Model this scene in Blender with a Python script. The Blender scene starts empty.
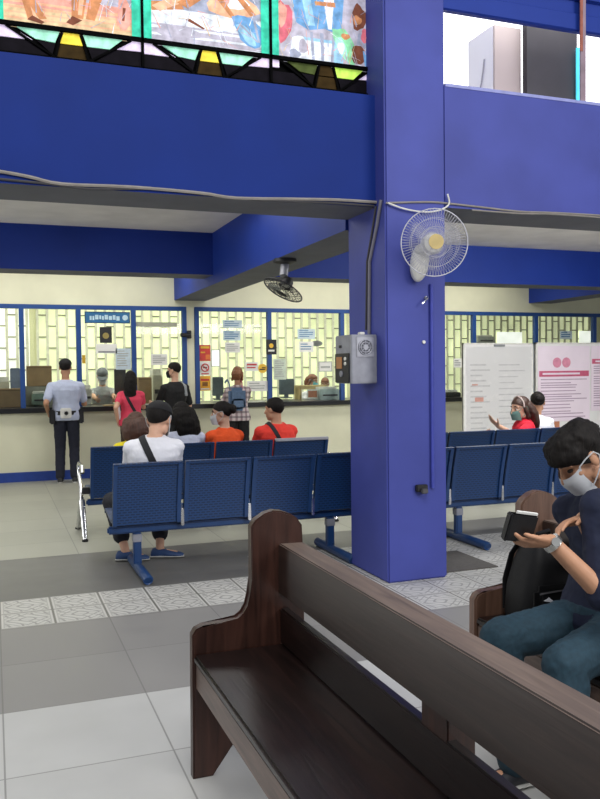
import bpy, bmesh, math, random
from mathutils import Vector, Matrix, noise
V = Vector
random.seed(7)
scene = bpy.context.scene
COL = scene.collection
PI = math.pi

# ------------------------------------------------------------------ camera model
YAW, PITCH, ROLL = math.radians(20.52), math.radians(-1.96), math.radians(-0.68)
FOC, CX, CY, CAMH = 821.0, 300.0, 399.5, 1.5
_F = V((math.sin(YAW)*math.cos(PITCH), math.cos(YAW)*math.cos(PITCH), math.sin(PITCH)))
_r = V((math.cos(YAW), -math.sin(YAW), 0)); _u = _r.cross(_F)
_R = _r*math.cos(ROLL)+_u*math.sin(ROLL); _U = -_r*math.sin(ROLL)+_u*math.cos(ROLL)
CAM = V((0, 0, CAMH))
def ray(x, y): return _F+_R*((x-CX)/FOC)-_U*((y-CY)/FOC)
def on_y(x, y, Y): d = ray(x, y); return CAM+d*(Y/d.y)      # point of a wall-parallel plane
def on_x(x, y, X): d = ray(x, y); return CAM+d*(X/d.x)
def on_z(x, y, Z=0): d = ray(x, y); return CAM+d*((Z-CAMH)/d.z)

# ------------------------------------------------------------------ materials
def new_mat(name):
    m = bpy.data.materials.new(name); m.use_nodes = True
    nt = m.node_tree; nt.nodes.clear()
    out = nt.nodes.new('ShaderNodeOutputMaterial')
    return m, nt, out
def lin(c):
    if isinstance(c, str):
        c = tuple(int(c[i:i+2], 16) for i in (0, 2, 4))
    return tuple((x/255/12.92 if x/255 <= .04045 else ((x/255+.055)/1.055)**2.4) for x in c)
_mc = {}
def mat(name, c, rough=.55, metal=0., ns=14., na=.12, bump=0., stretch=(1, 1, 1), spec=.5, emit=0., coat=0.):
    """principled material with a mottled noise colour; c is an sRGB hex string or 0-255 tuple"""
    if name in _mc: return _mc[name]
    c = lin(c)
    m, nt, out = new_mat(name)
    b = nt.nodes.new('ShaderNodeBsdfPrincipled')
    tc = nt.nodes.new('ShaderNodeTexCoord'); mp = nt.nodes.new('ShaderNodeMapping')
    mp.inputs['Scale'].default_value = stretch
    nt.links.new(tc.outputs['Object'], mp.inputs[0])
    n = nt.nodes.new('ShaderNodeTexNoise'); n.inputs['Scale'].default_value = ns; n.inputs['Detail'].default_value = 4
    nt.links.new(mp.outputs[0], n.inputs['Vector'])
    r = nt.nodes.new('ShaderNodeValToRGB')
    r.color_ramp.elements[0].position = .3; r.color_ramp.elements[1].position = .7
    r.color_ramp.elements[0].color = tuple(max(0, x*(1-na)) for x in c)+(1,)
    r.color_ramp.elements[1].color = tuple(min(1, x*(1+na)) for x in c)+(1,)
    nt.links.new(n.outputs[0], r.inputs[0]); nt.links.new(r.outputs[0], b.inputs['Base Color'])
    b.inputs['Roughness'].default_value = rough; b.inputs['Metallic'].default_value = metal
    b.inputs['Specular IOR Level'].default_value = spec
    if coat: b.inputs['Coat Weight'].default_value = coat; b.inputs['Coat Roughness'].default_value = .15
    if emit:
        nt.links.new(r.outputs[0], b.inputs['Emission Color']); b.inputs['Emission Strength'].default_value = emit
    if bump:
        bp = nt.nodes.new('ShaderNodeBump'); bp.inputs['Strength'].default_value = bump; bp.inputs['Distance'].default_value = .01
        nt.links.new(n.outputs[0], bp.inputs['Height']); nt.links.new(bp.outputs[0], b.inputs['Normal'])
    nt.links.new(b.outputs[0], out.inputs[0])
    _mc[name] = m
    return m

class N:
    """tiny node-maths wrapper"""
    def __init__(s, nt, sock): s.nt, s.s = nt, sock
    def _op(s, op, o=None, o2=None):
        n = s.nt.nodes.new('ShaderNodeMath'); n.operation = op
        s.nt.links.new(s.s, n.inputs[0])
        for i, v in ((1, o), (2, o2)):
            if v is None: continue
            if isinstance(v, N): s.nt.links.new(v.s, n.inputs[i])
            else: n.inputs[i].default_value = v
        return N(s.nt, n.outputs[0])
    def __add__(s, o): return s._op('ADD', o)
    def __sub__(s, o): return s._op('SUBTRACT', o)
    def __mul__(s, o): return s._op('MULTIPLY', o)
    def mod(s, o): return s._op('FLOORED_MODULO', o)
    def gt(s, o): return s._op('GREATER_THAN', o)
    def lt(s, o): return s._op('LESS_THAN', o)
    def abs(s): return s._op('ABSOLUTE')
    def sin(s): return s._op('SINE')
    def floor(s): return s._op('FLOOR')
    def max(s, o): return s._op('MAXIMUM', o)
    def min(s, o): return s._op('MINIMUM', o)
    def sqrt(s): return s._op('SQRT')
def mixc(nt, f, a, b):
    n = nt.nodes.new('ShaderNodeMix'); n.data_type = 'RGBA'
    if isinstance(f, N): nt.links.new(f.s, n.inputs[0])
    else: n.inputs[0].default_value = f
    for i, v in ((6, a), (7, b)):
        if isinstance(v, tuple): n.inputs[i].default_value = v+(1,) if len(v) == 3 else v
        else: nt.links.new(v, n.inputs[i])
    return n.outputs[2]

def floor_material():
    m, nt, out = new_mat('floor_tiles')
    b = nt.nodes.new('ShaderNodeBsdfPrincipled')
    tc = nt.nodes.new('ShaderNodeTexCoord'); sp = nt.nodes.new('ShaderNodeSeparateXYZ')
    nt.links.new(tc.outputs['Object'], sp.inputs[0])
    X, Y = N(nt, sp.outputs[0]), N(nt, sp.outputs[1])
    ns = nt.nodes.new('ShaderNodeTexNoise'); ns.inputs['Scale'].default_value = 3.5; ns.inputs['Detail'].default_value = 6
    nt.links.new(tc.outputs['Object'], ns.inputs['Vector'])
    nf = N(nt, ns.outputs[0])
    # per-tile tint
    T = .632
    wn = nt.nodes.new('ShaderNodeTexWhiteNoise'); wn.noise_dimensions = '2D'
    cb = nt.nodes.new('ShaderNodeCombineXYZ')
    nt.links.new(((X-.01)*(1/T)).floor().s, cb.inputs[0]); nt.links.new(((Y-3.828)*(1/T)).floor().s, cb.inputs[1])
    nt.links.new(cb.outputs[0], wn.inputs['Vector'])
    tint = N(nt, wn.outputs['Value'])*.10+nf*.18+.80
    gx = ((X-.01+T*.5).mod(T)-T*.5).abs().lt(.0035); gy = ((Y-3.828+T*.5).mod(T)-T*.5).abs().lt(.0035)
    grout = gx.max(gy)
    pale, grey, dark, cream = lin('c6c6c3'), lin('8f8d8a'), lin('6e6d6a'), lin('aaaa9d')
    # patterned border tiles, 0.315 m
    S = .3155
    u = (X-.01).mod(S)*(2/S)-1; v = (Y-5.11).mod(S)*(2/S)-1
    ua, va = u.abs(), v.abs()
    r = (u*u+v*v).sqrt()
    w = ((ua*va*9)+(r*7)+nf*2).sin().abs().lt(.36)
    w2 = ((u+v)*6.5+(v*4).sin()*1.4).sin().abs().lt(.28)
    pat = w.max(w2)*(ua.max(va).lt(.84))
    edge = ua.max(va).gt(.955); ring = ua.max(va).gt(.84)*(ua.max(va).lt(.88))
    pc = mixc(nt, pat*.75, lin('c9c8c3'), lin('83827f'))
    pc = mixc(nt, ring*.5, pc, lin('8a8986')); pc = mixc(nt, edge, pc, lin('77756f'))
    def between(S_, a, b): return S_.gt(a)*S_.lt(b)
    c = mixc(nt, Y.gt(3.828), pale, grey)
    c = mixc(nt, Y.gt(5.74), c, dark)
    c = mixc(nt, Y.gt(7.03), c, cream)
    c = mixc(nt, grout*.65, c, lin('6a6966'))
    band = between(Y, 5.11, 5.741).max(between(Y, 4.479, 6.37)*between(X, 1.9, 4.43))
    c = mixc(nt, band, c, pc)
    mul = nt.nodes.new('ShaderNodeMix'); mul.data_type = 'RGBA'; mul.blend_type = 'MULTIPLY'; mul.inputs[0].default_value = 1
    cc = nt.nodes.new('ShaderNodeCombineColor')
    for i in range(3): nt.links.new(tint.s, cc.inputs[i])
    nt.links.new(c, mul.inputs[6]); nt.links.new(cc.outputs[0], mul.inputs[7])
    nt.links.new(mul.outputs[2], b.inputs['Base Color'])
    nt.links.new((nf*.2+.3).s, b.inputs['Roughness'])
    nt.links.new(b.outputs[0], out.inputs[0])
    return m

def glass_material():
    m, nt, out = new_mat('window_glass')
    t = nt.nodes.new('ShaderNodeBsdfTransparent'); g = nt.nodes.new('ShaderNodeBsdfGlossy'); g.inputs['Roughness'].default_value = .03
    t.inputs['Color'].default_value = (.95, .97, .95, 1)
    lw = nt.nodes.new('ShaderNodeFresnel'); lw.inputs['IOR'].default_value = 1.35
    mx = nt.nodes.new('ShaderNodeMixShader')
    nt.links.new(lw.outputs[0], mx.inputs[0]); nt.links.new(t.outputs[0], mx.inputs[1]); nt.links.new(g.outputs[0], mx.inputs[2])
    nt.links.new(mx.outputs[0], out.inputs[0])
    return m
def clear_plastic(name, c, a):
    m, nt, out = new_mat(name)
    t = nt.nodes.new('ShaderNodeBsdfTransparent'); d = nt.nodes.new('ShaderNodeBsdfPrincipled')
    d.inputs['Base Color'].default_value = lin(c)+(1,); d.inputs['Roughness'].default_value = .3
    mx = nt.nodes.new('ShaderNodeMixShader'); mx.inputs[0].default_value = a
    nt.links.new(t.outputs[0], mx.inputs[1]); nt.links.new(d.outputs[0], mx.inputs[2]); nt.links.new(mx.outputs[0], out.inputs[0])
    return m
def slotted_metal():
    """blue sheet steel with rows of punched slots"""
    m, nt, out = new_mat('punched_blue_steel')
    b = nt.nodes.new('ShaderNodeBsdfPrincipled')
    tc = nt.nodes.new('ShaderNodeTexCoord'); sp = nt.nodes.new('ShaderNodeSeparateXYZ')
    nt.links.new(tc.outputs['Object'], sp.inputs[0])
    X, Y, Z = (N(nt, sp.outputs[i]) for i in range(3))
    D = Z-Y*.9
    row = (D*(1/.022)).floor()
    slot = (D.mod(.022)*(1/.022)-.5).abs().lt(.22)*(((X+row.mod(2)*.02).mod(.04)*(1/.04)-.5).abs().lt(.36))
    c = mixc(nt, slot, lin('173b6a'), lin('0b2346'))
    nt.links.new(c, b.inputs['Base Color']); b.inputs['Roughness'].default_value = .38; b.inputs['Metallic'].default_value = .0
    nt.links.new(b.outputs[0], out.inputs[0])
    return m
def wood_material(name, dark, light, rough, axis=(12, .8, 12)):
    m, nt, out = new_mat(name)
    b = nt.nodes.new('ShaderNodeBsdfPrincipled')
    tc = nt.nodes.new('ShaderNodeTexCoord'); mp = nt.nodes.new('ShaderNodeMapping'); mp.inputs['Scale'].default_value = axis
    nt.links.new(tc.outputs['Object'], mp.inputs[0])
    n = nt.nodes.new('ShaderNodeTexNoise'); n.inputs['Scale'].default_value = 3; n.inputs['Detail'].default_value = 8; n.inputs['Distortion'].default_value = 1.2
    nt.links.new(mp.outputs[0], n.inputs['Vector'])
    r = nt.nodes.new('ShaderNodeValToRGB'); r.color_ramp.elements[0].position = .32; r.color_ramp.elements[1].position = .72
    r.color_ramp.elements[0].color = lin(dark)+(1,); r.color_ramp.elements[1].color = lin(light)+(1,)
    nt.links.new(n.outputs[0], r.inputs[0]); nt.links.new(r.outputs[0], b.inputs['Base Color'])
    b.inputs['Roughness'].default_value = rough
    bp = nt.nodes.new('ShaderNodeBump'); bp.inputs['Strength'].default_value = .15; bp.inputs['Distance'].default_value = .004
    nt.links.new(n.outputs[0], bp.inputs['Height']); nt.links.new(bp.outputs[0], b.inputs['Normal'])
    nt.links.new(b.outputs[0], out.inputs[0])
    return m
def plaid_material():
    m, nt, out = new_mat('plaid_cotton')
    b = nt.nodes.new('ShaderNodeBsdfPrincipled')
    tc = nt.nodes.new('ShaderNodeTexCoord'); sp = nt.nodes.new('ShaderNodeSeparateXYZ')
    nt.links.new(tc.outputs['Object'], sp.inputs[0])
    X, Z = N(nt, sp.outputs[0]), N(nt, sp.outputs[2])
    a = X.mod(.07).lt(.03); c_ = Z.mod(.07).lt(.03)
    c = mixc(nt, a*.6, lin('c9bcbc'), lin('6c4450')); c = mixc(nt, c_*.55, c, lin('3e3744'))
    nt.links.new(c, b.inputs['Base Color']); b.inputs['Roughness'].default_value = .9
    nt.links.new(b.outputs[0], out.inputs[0])
    return m
def glow(name, c, e, ns=6., na=.2):
    return mat(name, c, .5, 0, ns, na, emit=e)

# ------------------------------------------------------------------ mesh helpers
def BM(): return bmesh.new()
def box(bm, x0, x1, y0, y1, z0, z1, bev=0.):
    vs = [bm.verts.new((x, y, z)) for x in (x0, x1) for y in (y0, y1) for z in (z0, z1)]
    fs = [bm.faces.new([vs[i] for i in q]) for q in ((0, 1, 3, 2), (4, 6, 7, 5), (0, 4, 5, 1), (2, 3, 7, 6), (0, 2, 6, 4), (1, 5, 7, 3))]
    if bev:
        es = list({e for f in fs for e in f.edges})
        bmesh.ops.bevel(bm, geom=es, offset=bev, segments=2, affect='EDGES', clamp_overlap=True)
def xform(bm, M, start=0):
    bm.verts.ensure_lookup_table()
    bmesh.ops.transform(bm, matrix=M, verts=bm.verts[start:])
def frame_of(d, hint=None):
    d = V(d).normalized()
    h = V(hint) if hint is not None else (V((0, 0, 1)) if abs(d.z) < .9 else V((1, 0, 0)))
    a = h.cross(d)
    if a.length < 1e-5: a = V((1, 0, 0)).cross(d)
    a.normalize(); return a, d.cross(a)
def rings(bm, rs, cap=True):
    R_ = [[bm.verts.new(p) for p in r] for r in rs]
    n = len(R_[0])
    for a, b in zip(R_, R_[1:]):
        for i in range(n): bm.faces.new((a[i], a[(i+1) % n], b[(i+1) % n], b[i]))
    if cap:
        bm.faces.new(R_[0][::-1]); bm.faces.new(R_[-1])
def tube(bm, pts, rad, n=8, cap=True, hint=None, squash=1.):
    pts = [V(p) for p in pts]
    if not isinstance(rad, (list, tuple)): rad = [rad]*len(pts)
    rs = []; a = None
    for i, p in enumerate(pts):
        d = (pts[min(i+1, len(pts)-1)]-pts[max(i-1, 0)]).normalized()
        if a is None: a, b = frame_of(d, hint)
        else:
            a = a-d*a.dot(d); a.normalize(); b = d.cross(a)
        rs.append([p+a*(math.cos(2*PI*k/n)*rad[i])+b*(math.sin(2*PI*k/n)*rad[i]*squash) for k in range(n)])
    rings(bm, rs, cap)
def capsule(bm, a, b, ra, rb, n=12, hint=None, squash=1.):
    a, b = V(a), V(b); d = (b-a).normalized() if (b-a).length > 1e-6 else V((0, 0, 1))
    pts, rad = [], []
    for t in (-.98, -.75, -.4): pts.append(a+d*ra*t); rad.append(ra*math.sqrt(1-t*t))
    pts += [a, (a+b)/2, b]; rad += [ra, (ra+rb)/2, rb]
    for t in (.4, .75, .98): pts.append(b+d*rb*t); rad.append(rb*math.sqrt(1-t*t))
    tube(bm, pts, rad, n, True, hint, squash)
def ellipsoid(bm, c, axes, rad, nu=16, nv=10):
    """axes: three unit vectors, rad: their radii"""
    rs = []
    for j in range(nv+1):
        th = PI*(.02+.96*j/nv)
        rs.append([V(c)+axes[0]*(rad[0]*math.sin(th)*math.cos(2*PI*i/nu))+axes[1]*(rad[1]*math.sin(th)*math.sin(2*PI*i/nu))-axes[2]*(rad[2]*math.cos(th)) for i in range(nu)])
    rings(bm, rs)
def sheet(bm, prof, x0, x1, th, nx=2):
    """bent sheet: prof = list of (y,z), extruded in x, thickness th"""
    n = len(prof); front = []; back = []
    for i, (y, z) in enumerate(prof):
        y0, z0 = prof[max(i-1, 0)]; y1, z1 = prof[min(i+1, n-1)]
        t = V((0, y1-y0, z1-z0)).normalized(); nn = V((0, -t.z, t.y))
        front.append((y+nn.y*th/2, z+nn.z*th/2)); back.append((y-nn.y*th/2, z-nn.z*th/2))
    loop = front+back[::-1]
    rings(bm, [[V((x, y, z)) for y, z in loop] for x in (x0, x1)])
def prism(bm, poly, y0, y1):
    """poly of (x,z) extruded along y"""
    rings(bm, [[V((x, y, z)) for x, z in poly] for y in (y0, y1)])
def prism_x(bm, poly, x0, x1):
    rings(bm, [[V((x, y, z)) for y, z in poly] for x in (x0, x1)])
def disc(bm, c, ax, r, h, n=20):
    c = V(c); ax = V(ax).normalized(); tube(bm, [c-ax*h/2, c+ax*h/2], r, n)

def wmat(o):
    M = Matrix.Identity(4)
    while o is not None:
        M = o.matrix_basis @ M; o = o.parent
    return M
def obj(name, bm, m, parent=None, label=None, smooth=True, angle=40, world=True):
    """link bm (given in world space, or in the parent's own space when world is False) as one mesh object"""
    bmesh.ops.recalc_face_normals(bm, faces=bm.faces)
    if parent is not None and world: bm.transform(wmat(parent).inverted())
    if smooth:
        ca = math.cos(math.radians(angle))
        for f in bm.faces: f.smooth = True
        for e in bm.edges:
            if len(e.link_faces) == 2: e.smooth = e.link_faces[0].normal.dot(e.link_faces[1].normal) > ca
    me = bpy.data.meshes.new(name); bm.to_mesh(me); bm.free()
    for x in (m if isinstance(m, (list, tuple)) else [m]): me.materials.append(x)
    o = bpy.data.objects.new(name, me); COL.objects.link(o)
    if parent is not None: o.parent = parent
    if label: o['label'] = label
    return o
def tag(o, label, cat, group=None, kind=None):
    o['label'] = label; o['category'] = cat
    if group: o['group'] = group
    if kind: o['kind'] = kind
    return o
def thing(name, label, cat, loc=(0, 0, 0), rz=0, group=None):
    o = bpy.data.objects.new(name, None); COL.objects.link(o); o.empty_display_size = .1
    o.location = loc; o.rotation_euler = (0, 0, rz)
    return tag(o, label, cat, group)
def struct(name, bm, m, parent=None, smooth=False):
    o = obj(name, bm, m, parent, smooth=smooth)
    if parent is None: o['kind'] = 'structure'
    return o
def solo(name, bm, m, label, cat, group=None, base=None, smooth=True):
    """a thing that is one mesh; its origin is put at its base"""
    bm.verts.ensure_lookup_table()
    xs = [v.co for v in bm.verts]
    c = V(base) if base is not None else V((sum(p.x for p in xs)/len(xs), sum(p.y for p in xs)/len(xs), min(p.z for p in xs)))
    bm.transform(Matrix.Translation(-c))
    o = obj(name, bm, m, smooth=smooth); o.location = c
    return tag(o, label, cat, group)
def copy_tree(o, parent=None):
    c = o.copy(); COL.objects.link(c)
    if parent is not None: c.parent = parent
    for ch in [x for x in list(o.children)]: copy_tree(ch, c)
    return c
# ================================================================== THE SETTING
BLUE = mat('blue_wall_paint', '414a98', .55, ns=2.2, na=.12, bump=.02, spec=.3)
BLUE_L = mat('shaded_blue_parapet_paint', '102b76', .6, ns=1.3, na=.12, spec=.15)  # same blue, darkened in colour for weaker light on this beam
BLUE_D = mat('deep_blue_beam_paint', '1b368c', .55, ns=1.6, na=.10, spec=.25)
BLUE_F = mat('blue_frame_paint', '1b4688', .5, ns=5, na=.08)
BLUE_B = mat('blue_skirting_paint', '1f3f92', .5)
CREAM = mat('cream_wall_paint', 'dddcc2', .6, ns=3, na=.05)
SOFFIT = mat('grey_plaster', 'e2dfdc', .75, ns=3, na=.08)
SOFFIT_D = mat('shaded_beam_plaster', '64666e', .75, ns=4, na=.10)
BLACK = mat('black_granite', '15161a', .3, ns=60, na=.3)
CHROME = mat('chrome', 'd8dadd', .18, 1.)
GREYM = mat('grey_painted_metal', '8d8f98', .45, .2)
WHITE = mat('white_plastic', 'dcdbd4', .45)
PAPER = mat('white_paper', 'e6e6e2', .8, ns=5, na=.04)
GLASS = glass_material()

b = BM(); box(b, -4, 14, -2.5, 15, -.12, 0); struct('floor', b, floor_material())

# pillar, beams and the gallery walls above the waiting area
b = BM(); box(b, 2.575, 3.05, 5.15, 5.79, 0, 6.2, .012); struct('pillar', b, BLUE)
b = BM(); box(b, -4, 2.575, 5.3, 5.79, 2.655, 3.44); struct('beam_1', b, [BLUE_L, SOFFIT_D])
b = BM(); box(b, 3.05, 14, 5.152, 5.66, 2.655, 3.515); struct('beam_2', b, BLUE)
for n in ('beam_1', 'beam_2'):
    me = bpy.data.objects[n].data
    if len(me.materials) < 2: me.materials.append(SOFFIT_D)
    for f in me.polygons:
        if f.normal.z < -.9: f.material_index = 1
b = BM(); prism_x(b, [(5.2, 4.066), (5.24, 4.066), (5.24, 4.42), (5.165, 4.42), (5.165, 4.30), (5.2, 4.29), (5.2, 4.2), (5.185, 4.19), (5.185, 4.075)], 3.05, 14)
struct('trim_1', b, BLUE_D)
b = BM(); box(b, 3.05, 14, 5.2, 5.3, 4.42, 6.2); struct('wall_upper', b, mat('pale_gallery_wall', 'c9c8d8', .7))
b = BM(); box(b, 3.056, 14, 5.148, 5.2, 3.508, 3.53); struct('trim_2', b, mat('pale_sill_edge', '8a90c8', .5))
# slab over the waiting area, far beam, cross beams
b = BM(); box(b, -4, 14, 5.7, 15, 3.2, 3.44); struct('ceiling', b, SOFFIT)
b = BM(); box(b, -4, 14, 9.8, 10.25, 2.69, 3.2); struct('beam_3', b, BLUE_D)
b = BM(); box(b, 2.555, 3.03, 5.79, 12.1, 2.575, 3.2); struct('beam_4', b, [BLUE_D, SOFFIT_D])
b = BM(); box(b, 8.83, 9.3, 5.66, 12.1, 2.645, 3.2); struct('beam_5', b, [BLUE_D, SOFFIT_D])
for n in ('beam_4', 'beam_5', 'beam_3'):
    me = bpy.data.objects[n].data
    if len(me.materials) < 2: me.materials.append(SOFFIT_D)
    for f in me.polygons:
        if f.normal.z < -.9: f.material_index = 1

# counter wall
b = BM(); box(b, -4, 14, 12.1, 12.3, 0, .96); struct('wall_back', b, CREAM)
b = BM(); box(b, -4, 14, 12.085, 12.1, 0, .135); struct('baseboard_back', b, BLUE_B)
b = BM(); box(b, -4, 14, 12.1, 12.3, 2.475, 3.2)
for x0, x1 in ((2.735, 2.85), (5.62, 5.8)): box(b, x0, x1, 12.1, 12.3, 1.03, 2.475)
struct('wall_above_counter', b, CREAM)
b = BM(); box(b, -4, 14, 12.02, 13.3, .962, 1.03, .008)
solo('counter_top', b, BLACK, 'long black counter top running under the office windows', 'counter')

def window(n, xs, z0=1.032, z1=2.478):
    """a window group: blue frame, one pane per bay"""
    b = BM(); w = .033
    box(b, xs[0]-w, xs[-1]+w, 12.09, 12.17, z1-.055, z1+.005)
    fr = obj('window_%d' % n, b, BLUE_F, smooth=False); fr['kind'] = 'structure'
    for x in xs:
        b = BM(); box(b, x-w, x+w, 12.085, 12.165, z0, z1-.05); obj('mullion', b, BLUE_F, fr, smooth=False)
    for a, c in zip(xs, xs[1:]):
        b = BM(); box(b, a+w, c-w, 12.125, 12.131, z0+.02, z1-.055); obj('pane', b, GLASS, fr, smooth=False)
window(1, [-1.2, -.4, .397, 1.169, 1.949, 2.70])
window(2, [2.89, 4.035, 5.262, 5.59])
window(3, [5.85, 6.55, 7.716, 8.985, 10.25, 11.5])

# the office behind the glass
OFFW = mat('office_wall_paint', 'dcdcb4', .7, ns=1.2, na=.12)
b = BM(); box(b, -4, 14, 15.0, 15.15, 0, 3.2); struct('wall_office_back', b, OFFW)
b = BM(); box(b, -4.1, -4, 12.3, 15, 0, 3.2); struct('wall_office_west', b, OFFW)
b = BM(); box(b, 14, 14.1, 12.3, 15, 0, 3.2); struct('wall_office_east', b, OFFW)
DAY = glow('frosted_daylight_pane', 'dde2b8', .58, 1.3, .25)
DAYW = glow('bright_daylight_pane', 'eef0e2', .75, 1.3, .2)
nwin = 4
GR = mat('cream_grille_bars', 'd6d6c2', .6)
GRD = mat('dark_grille_steel', '88886e', .6)  # darker steel of the staggered cross bars
def grille(x0, x1, label, day):
    global nwin
    b = BM(); box(b, x0, x1, 14.96, 14.99, .9, 2.75); o = struct('window_%d' % nwin, b, day); nwin += 1
    t = thing('security_grille', label, 'grille', ((x0+x1)/2, 14.95, 0), group='grilles across the office windows')
    b = BM(); x = x0; p = .165; k = 0; nf = []
    while x < x1+.01:
        box(b, x-.022, x+.022, 14.94, 14.96, 0, 2.75); x += p
    n0 = len(b.faces); x = x0
    while x < x1-p+.01:
        z = 1.0+(.19 if k % 2 else 0)
        while z < 2.75:
            box(b, x+.02, x+p-.02, 14.937, 14.963, z, z+.02); z += .38
        x += p; k += 1
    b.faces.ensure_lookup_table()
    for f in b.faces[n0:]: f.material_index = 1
    obj('bar_lattice', b, [GR, GRD], t, smooth=False)
grille(-1.4, .62, 'cream grille of staggered bars behind the window nearest the photo edge', DAYW)
grille(.75, 3.35, 'cream grille of staggered bars behind the guard and the blue header sign', DAY)
grille(3.5, 6.6, 'cream grille of staggered bars behind the window with the red and yellow posters', DAY)
grille(6.9, 12.5, 'cream grille of staggered bars behind the two notice boards', DAY)

# gallery beyond the upper opening: bright daylight wall
b = BM(); box(b, 2.8, 14, 7.6, 7.7, 3.44, 6); struct('window_8', b, glow('overexposed_daylight', 'ffffff', 1.6, 2, .02))
b = BM(); box(b, -4, 14, 5.7, 7.6, 3.44, 3.46); struct('floor_gallery', b, SOFFIT)

# ================================================================== STAINED GLASS (upper left)
def flat(name, c, e): return mat('glass_'+name, c, .6, 0, 16, .30, emit=e*.55, spec=.05)
SG = dict(mint=flat('mint', '9fe0c4', .75), teal=flat('teal', '3fc4a4', .7), lilac=flat('lilac', 'd8c8e6', .85), white=flat('white', 'f4f6f0', 1.),
          yellow=flat('yellow', 'f0d048', .8), olive=flat('olive', '4e5a30', .12), amber=flat('amber', '3a2c14', .06), unlit=flat('unlit', '120f16', .02),
          skin=flat('flesh', 'bb8059', .75), skin2=flat('pale_flesh', 'e0aa8a', .8), sand=flat('sand', 'd0b690', .8), sky=flat('sky', '8fbad6', .8),
          robe=flat('blue_robe', '6a98c4', .75), cloth=flat('white_cloth', 'd2d8e0', .85), red=flat('red_robe', 'cc6a78', .7), green=flat('green_robe', '86cc9c', .75),
          brown=flat('brown', '7a4a3a', .45), stone=flat('stone', 'aeaab8', .75), grey=flat('grey_wood', '9aa0b4', .6), pink=flat('pink', 'd99a8c', .75), lime=flat('lime', 'b8e45e', .8))
LEAD = mat('black_lead_frame', '050506', .8, spec=.05)
SY = 5.44
def px_poly(bm, pts, Y, mi):
    vs = [bm.verts.new(on_y(x, y, Y)) for x, y in pts]
    f = bm.faces.new(vs); f.material_index = mi
def world_poly(bm, pts, Y, mi):
    f = bm.faces.new([bm.verts.new((x, Y, z)) for x, z in pts]); f.material_index = mi
def blob(cx, cz, rx, rz, rot=0, n=14, wob=.12):
    pts = []
    for i in range(n):
        a = 2*PI*i/n; r = 1+wob*math.sin(3*a+cx*9)+wob*.6*math.sin(5*a+cz*7)
        x, z = rx*r*math.cos(a), rz*r*math.sin(a)
        pts.append((cx+x*math.cos(rot)-z*math.sin(rot), cz+x*math.sin(rot)+z*math.cos(rot)))
    return pts
ZL, ZT = 3.672, 4.75            # sill of the pictures and their top
def limb(x0, z0, x1, z1, w0, w1):
    d = V((x1-x0, z1-z0)).normalized(); n = V((-d.y, d.x))
    return [(x0+n.x*w0, z0+n.y*w0), (x0-n.x*w0, z0-n.y*w0), (x1-n.x*w1, z1-n.y*w1), (x1+n.x*w1, z1+n.y*w1)]
def picture(x0, x1, layers):
    """layers: (colour, polygon in panel coordinates u 0..1, v 0..1 of the 0.34 m strip that shows)"""
    bm = BM(); names = []; rnd = random.Random(int(x0*100)+50)
    for _ in range(70):                                          # painted folds and brush strokes
        u, v, a = rnd.uniform(.03, .97), rnd.uniform(0, 1.1), rnd.uniform(-.6, .6)+PI/2*(rnd.random() < .75); ln = rnd.uniform(.1, .3)
        layers = layers+[(rnd.choice(('grey', 'cloth', 'pink', 'stone', 'stone', 'sand')), limb(u, v, u+ln*.5*math.cos(a), v+ln*math.sin(a), rnd.uniform(.002, .005), rnd.uniform(.0006, .002)))]
    for i, (c, poly) in enumerate(layers):
        if c not in names: names.append(c)
        world_poly(bm, [(x0+(x1-x0)*u, ZL+v*.42) for u, v in poly], SY-.00008*i-.001, names.index(c))
    return bm, [SG[n] for n in names]
def rect(u0, u1, v0, v1): return [(u0, v0), (u1, v0), (u1, v1), (u0, v1)]
def stripes(c1, v0, v1, n):
    out = []
    for i in range(n):
        a = v0+(v1-v0)*i/n
        out.append((c1, [(0, a), (1, a+.02*math.sin(i)), (1, a+(v1-v0)/n*.45), (0, a+(v1-v0)/n*.35)]))
    return out
PICS = []
PICS.append([('sand', rect(0, 1, -.05, .35)), ('pink', rect(0, 1, .28, .5)), ('stone', rect(0, 1, .45, 2.6)), *stripes('skin2', 0, .4, 5)]
            + [('skin', limb(.14, .8, .22, .1, .06, .035)), ('skin2', limb(.17, .75, .24, .12, .02, .012)), ('brown', limb(.2, .12, .3, .06, .04, .02)), ('skin', limb(.13, .6, .30, .12, .035, .03)),
               ('skin', limb(.60, .95, .56, .2, .075, .045)), ('skin2', limb(.62, .9, .58, .25, .025, .015)), ('skin', limb(.76, .9, .66, .2, .06, .035)), ('brown', limb(.56, .2, .5, .1, .045, .03)),
               ('cloth', [(.52, .75), (.6, 1.2), (.86, 1.2), (.84, .72), (.74, .62), (.66, .7)]), ('sky', limb(.6, 1.15, .64, .75, .03, .02)), ('robe', limb(.78, 1.1, .77, .7, .02, .015)),
               ('pink', blob(.93, .35, .06, .25)), ('brown', limb(.93, .45, .92, .25, .012, .01))])
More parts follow.
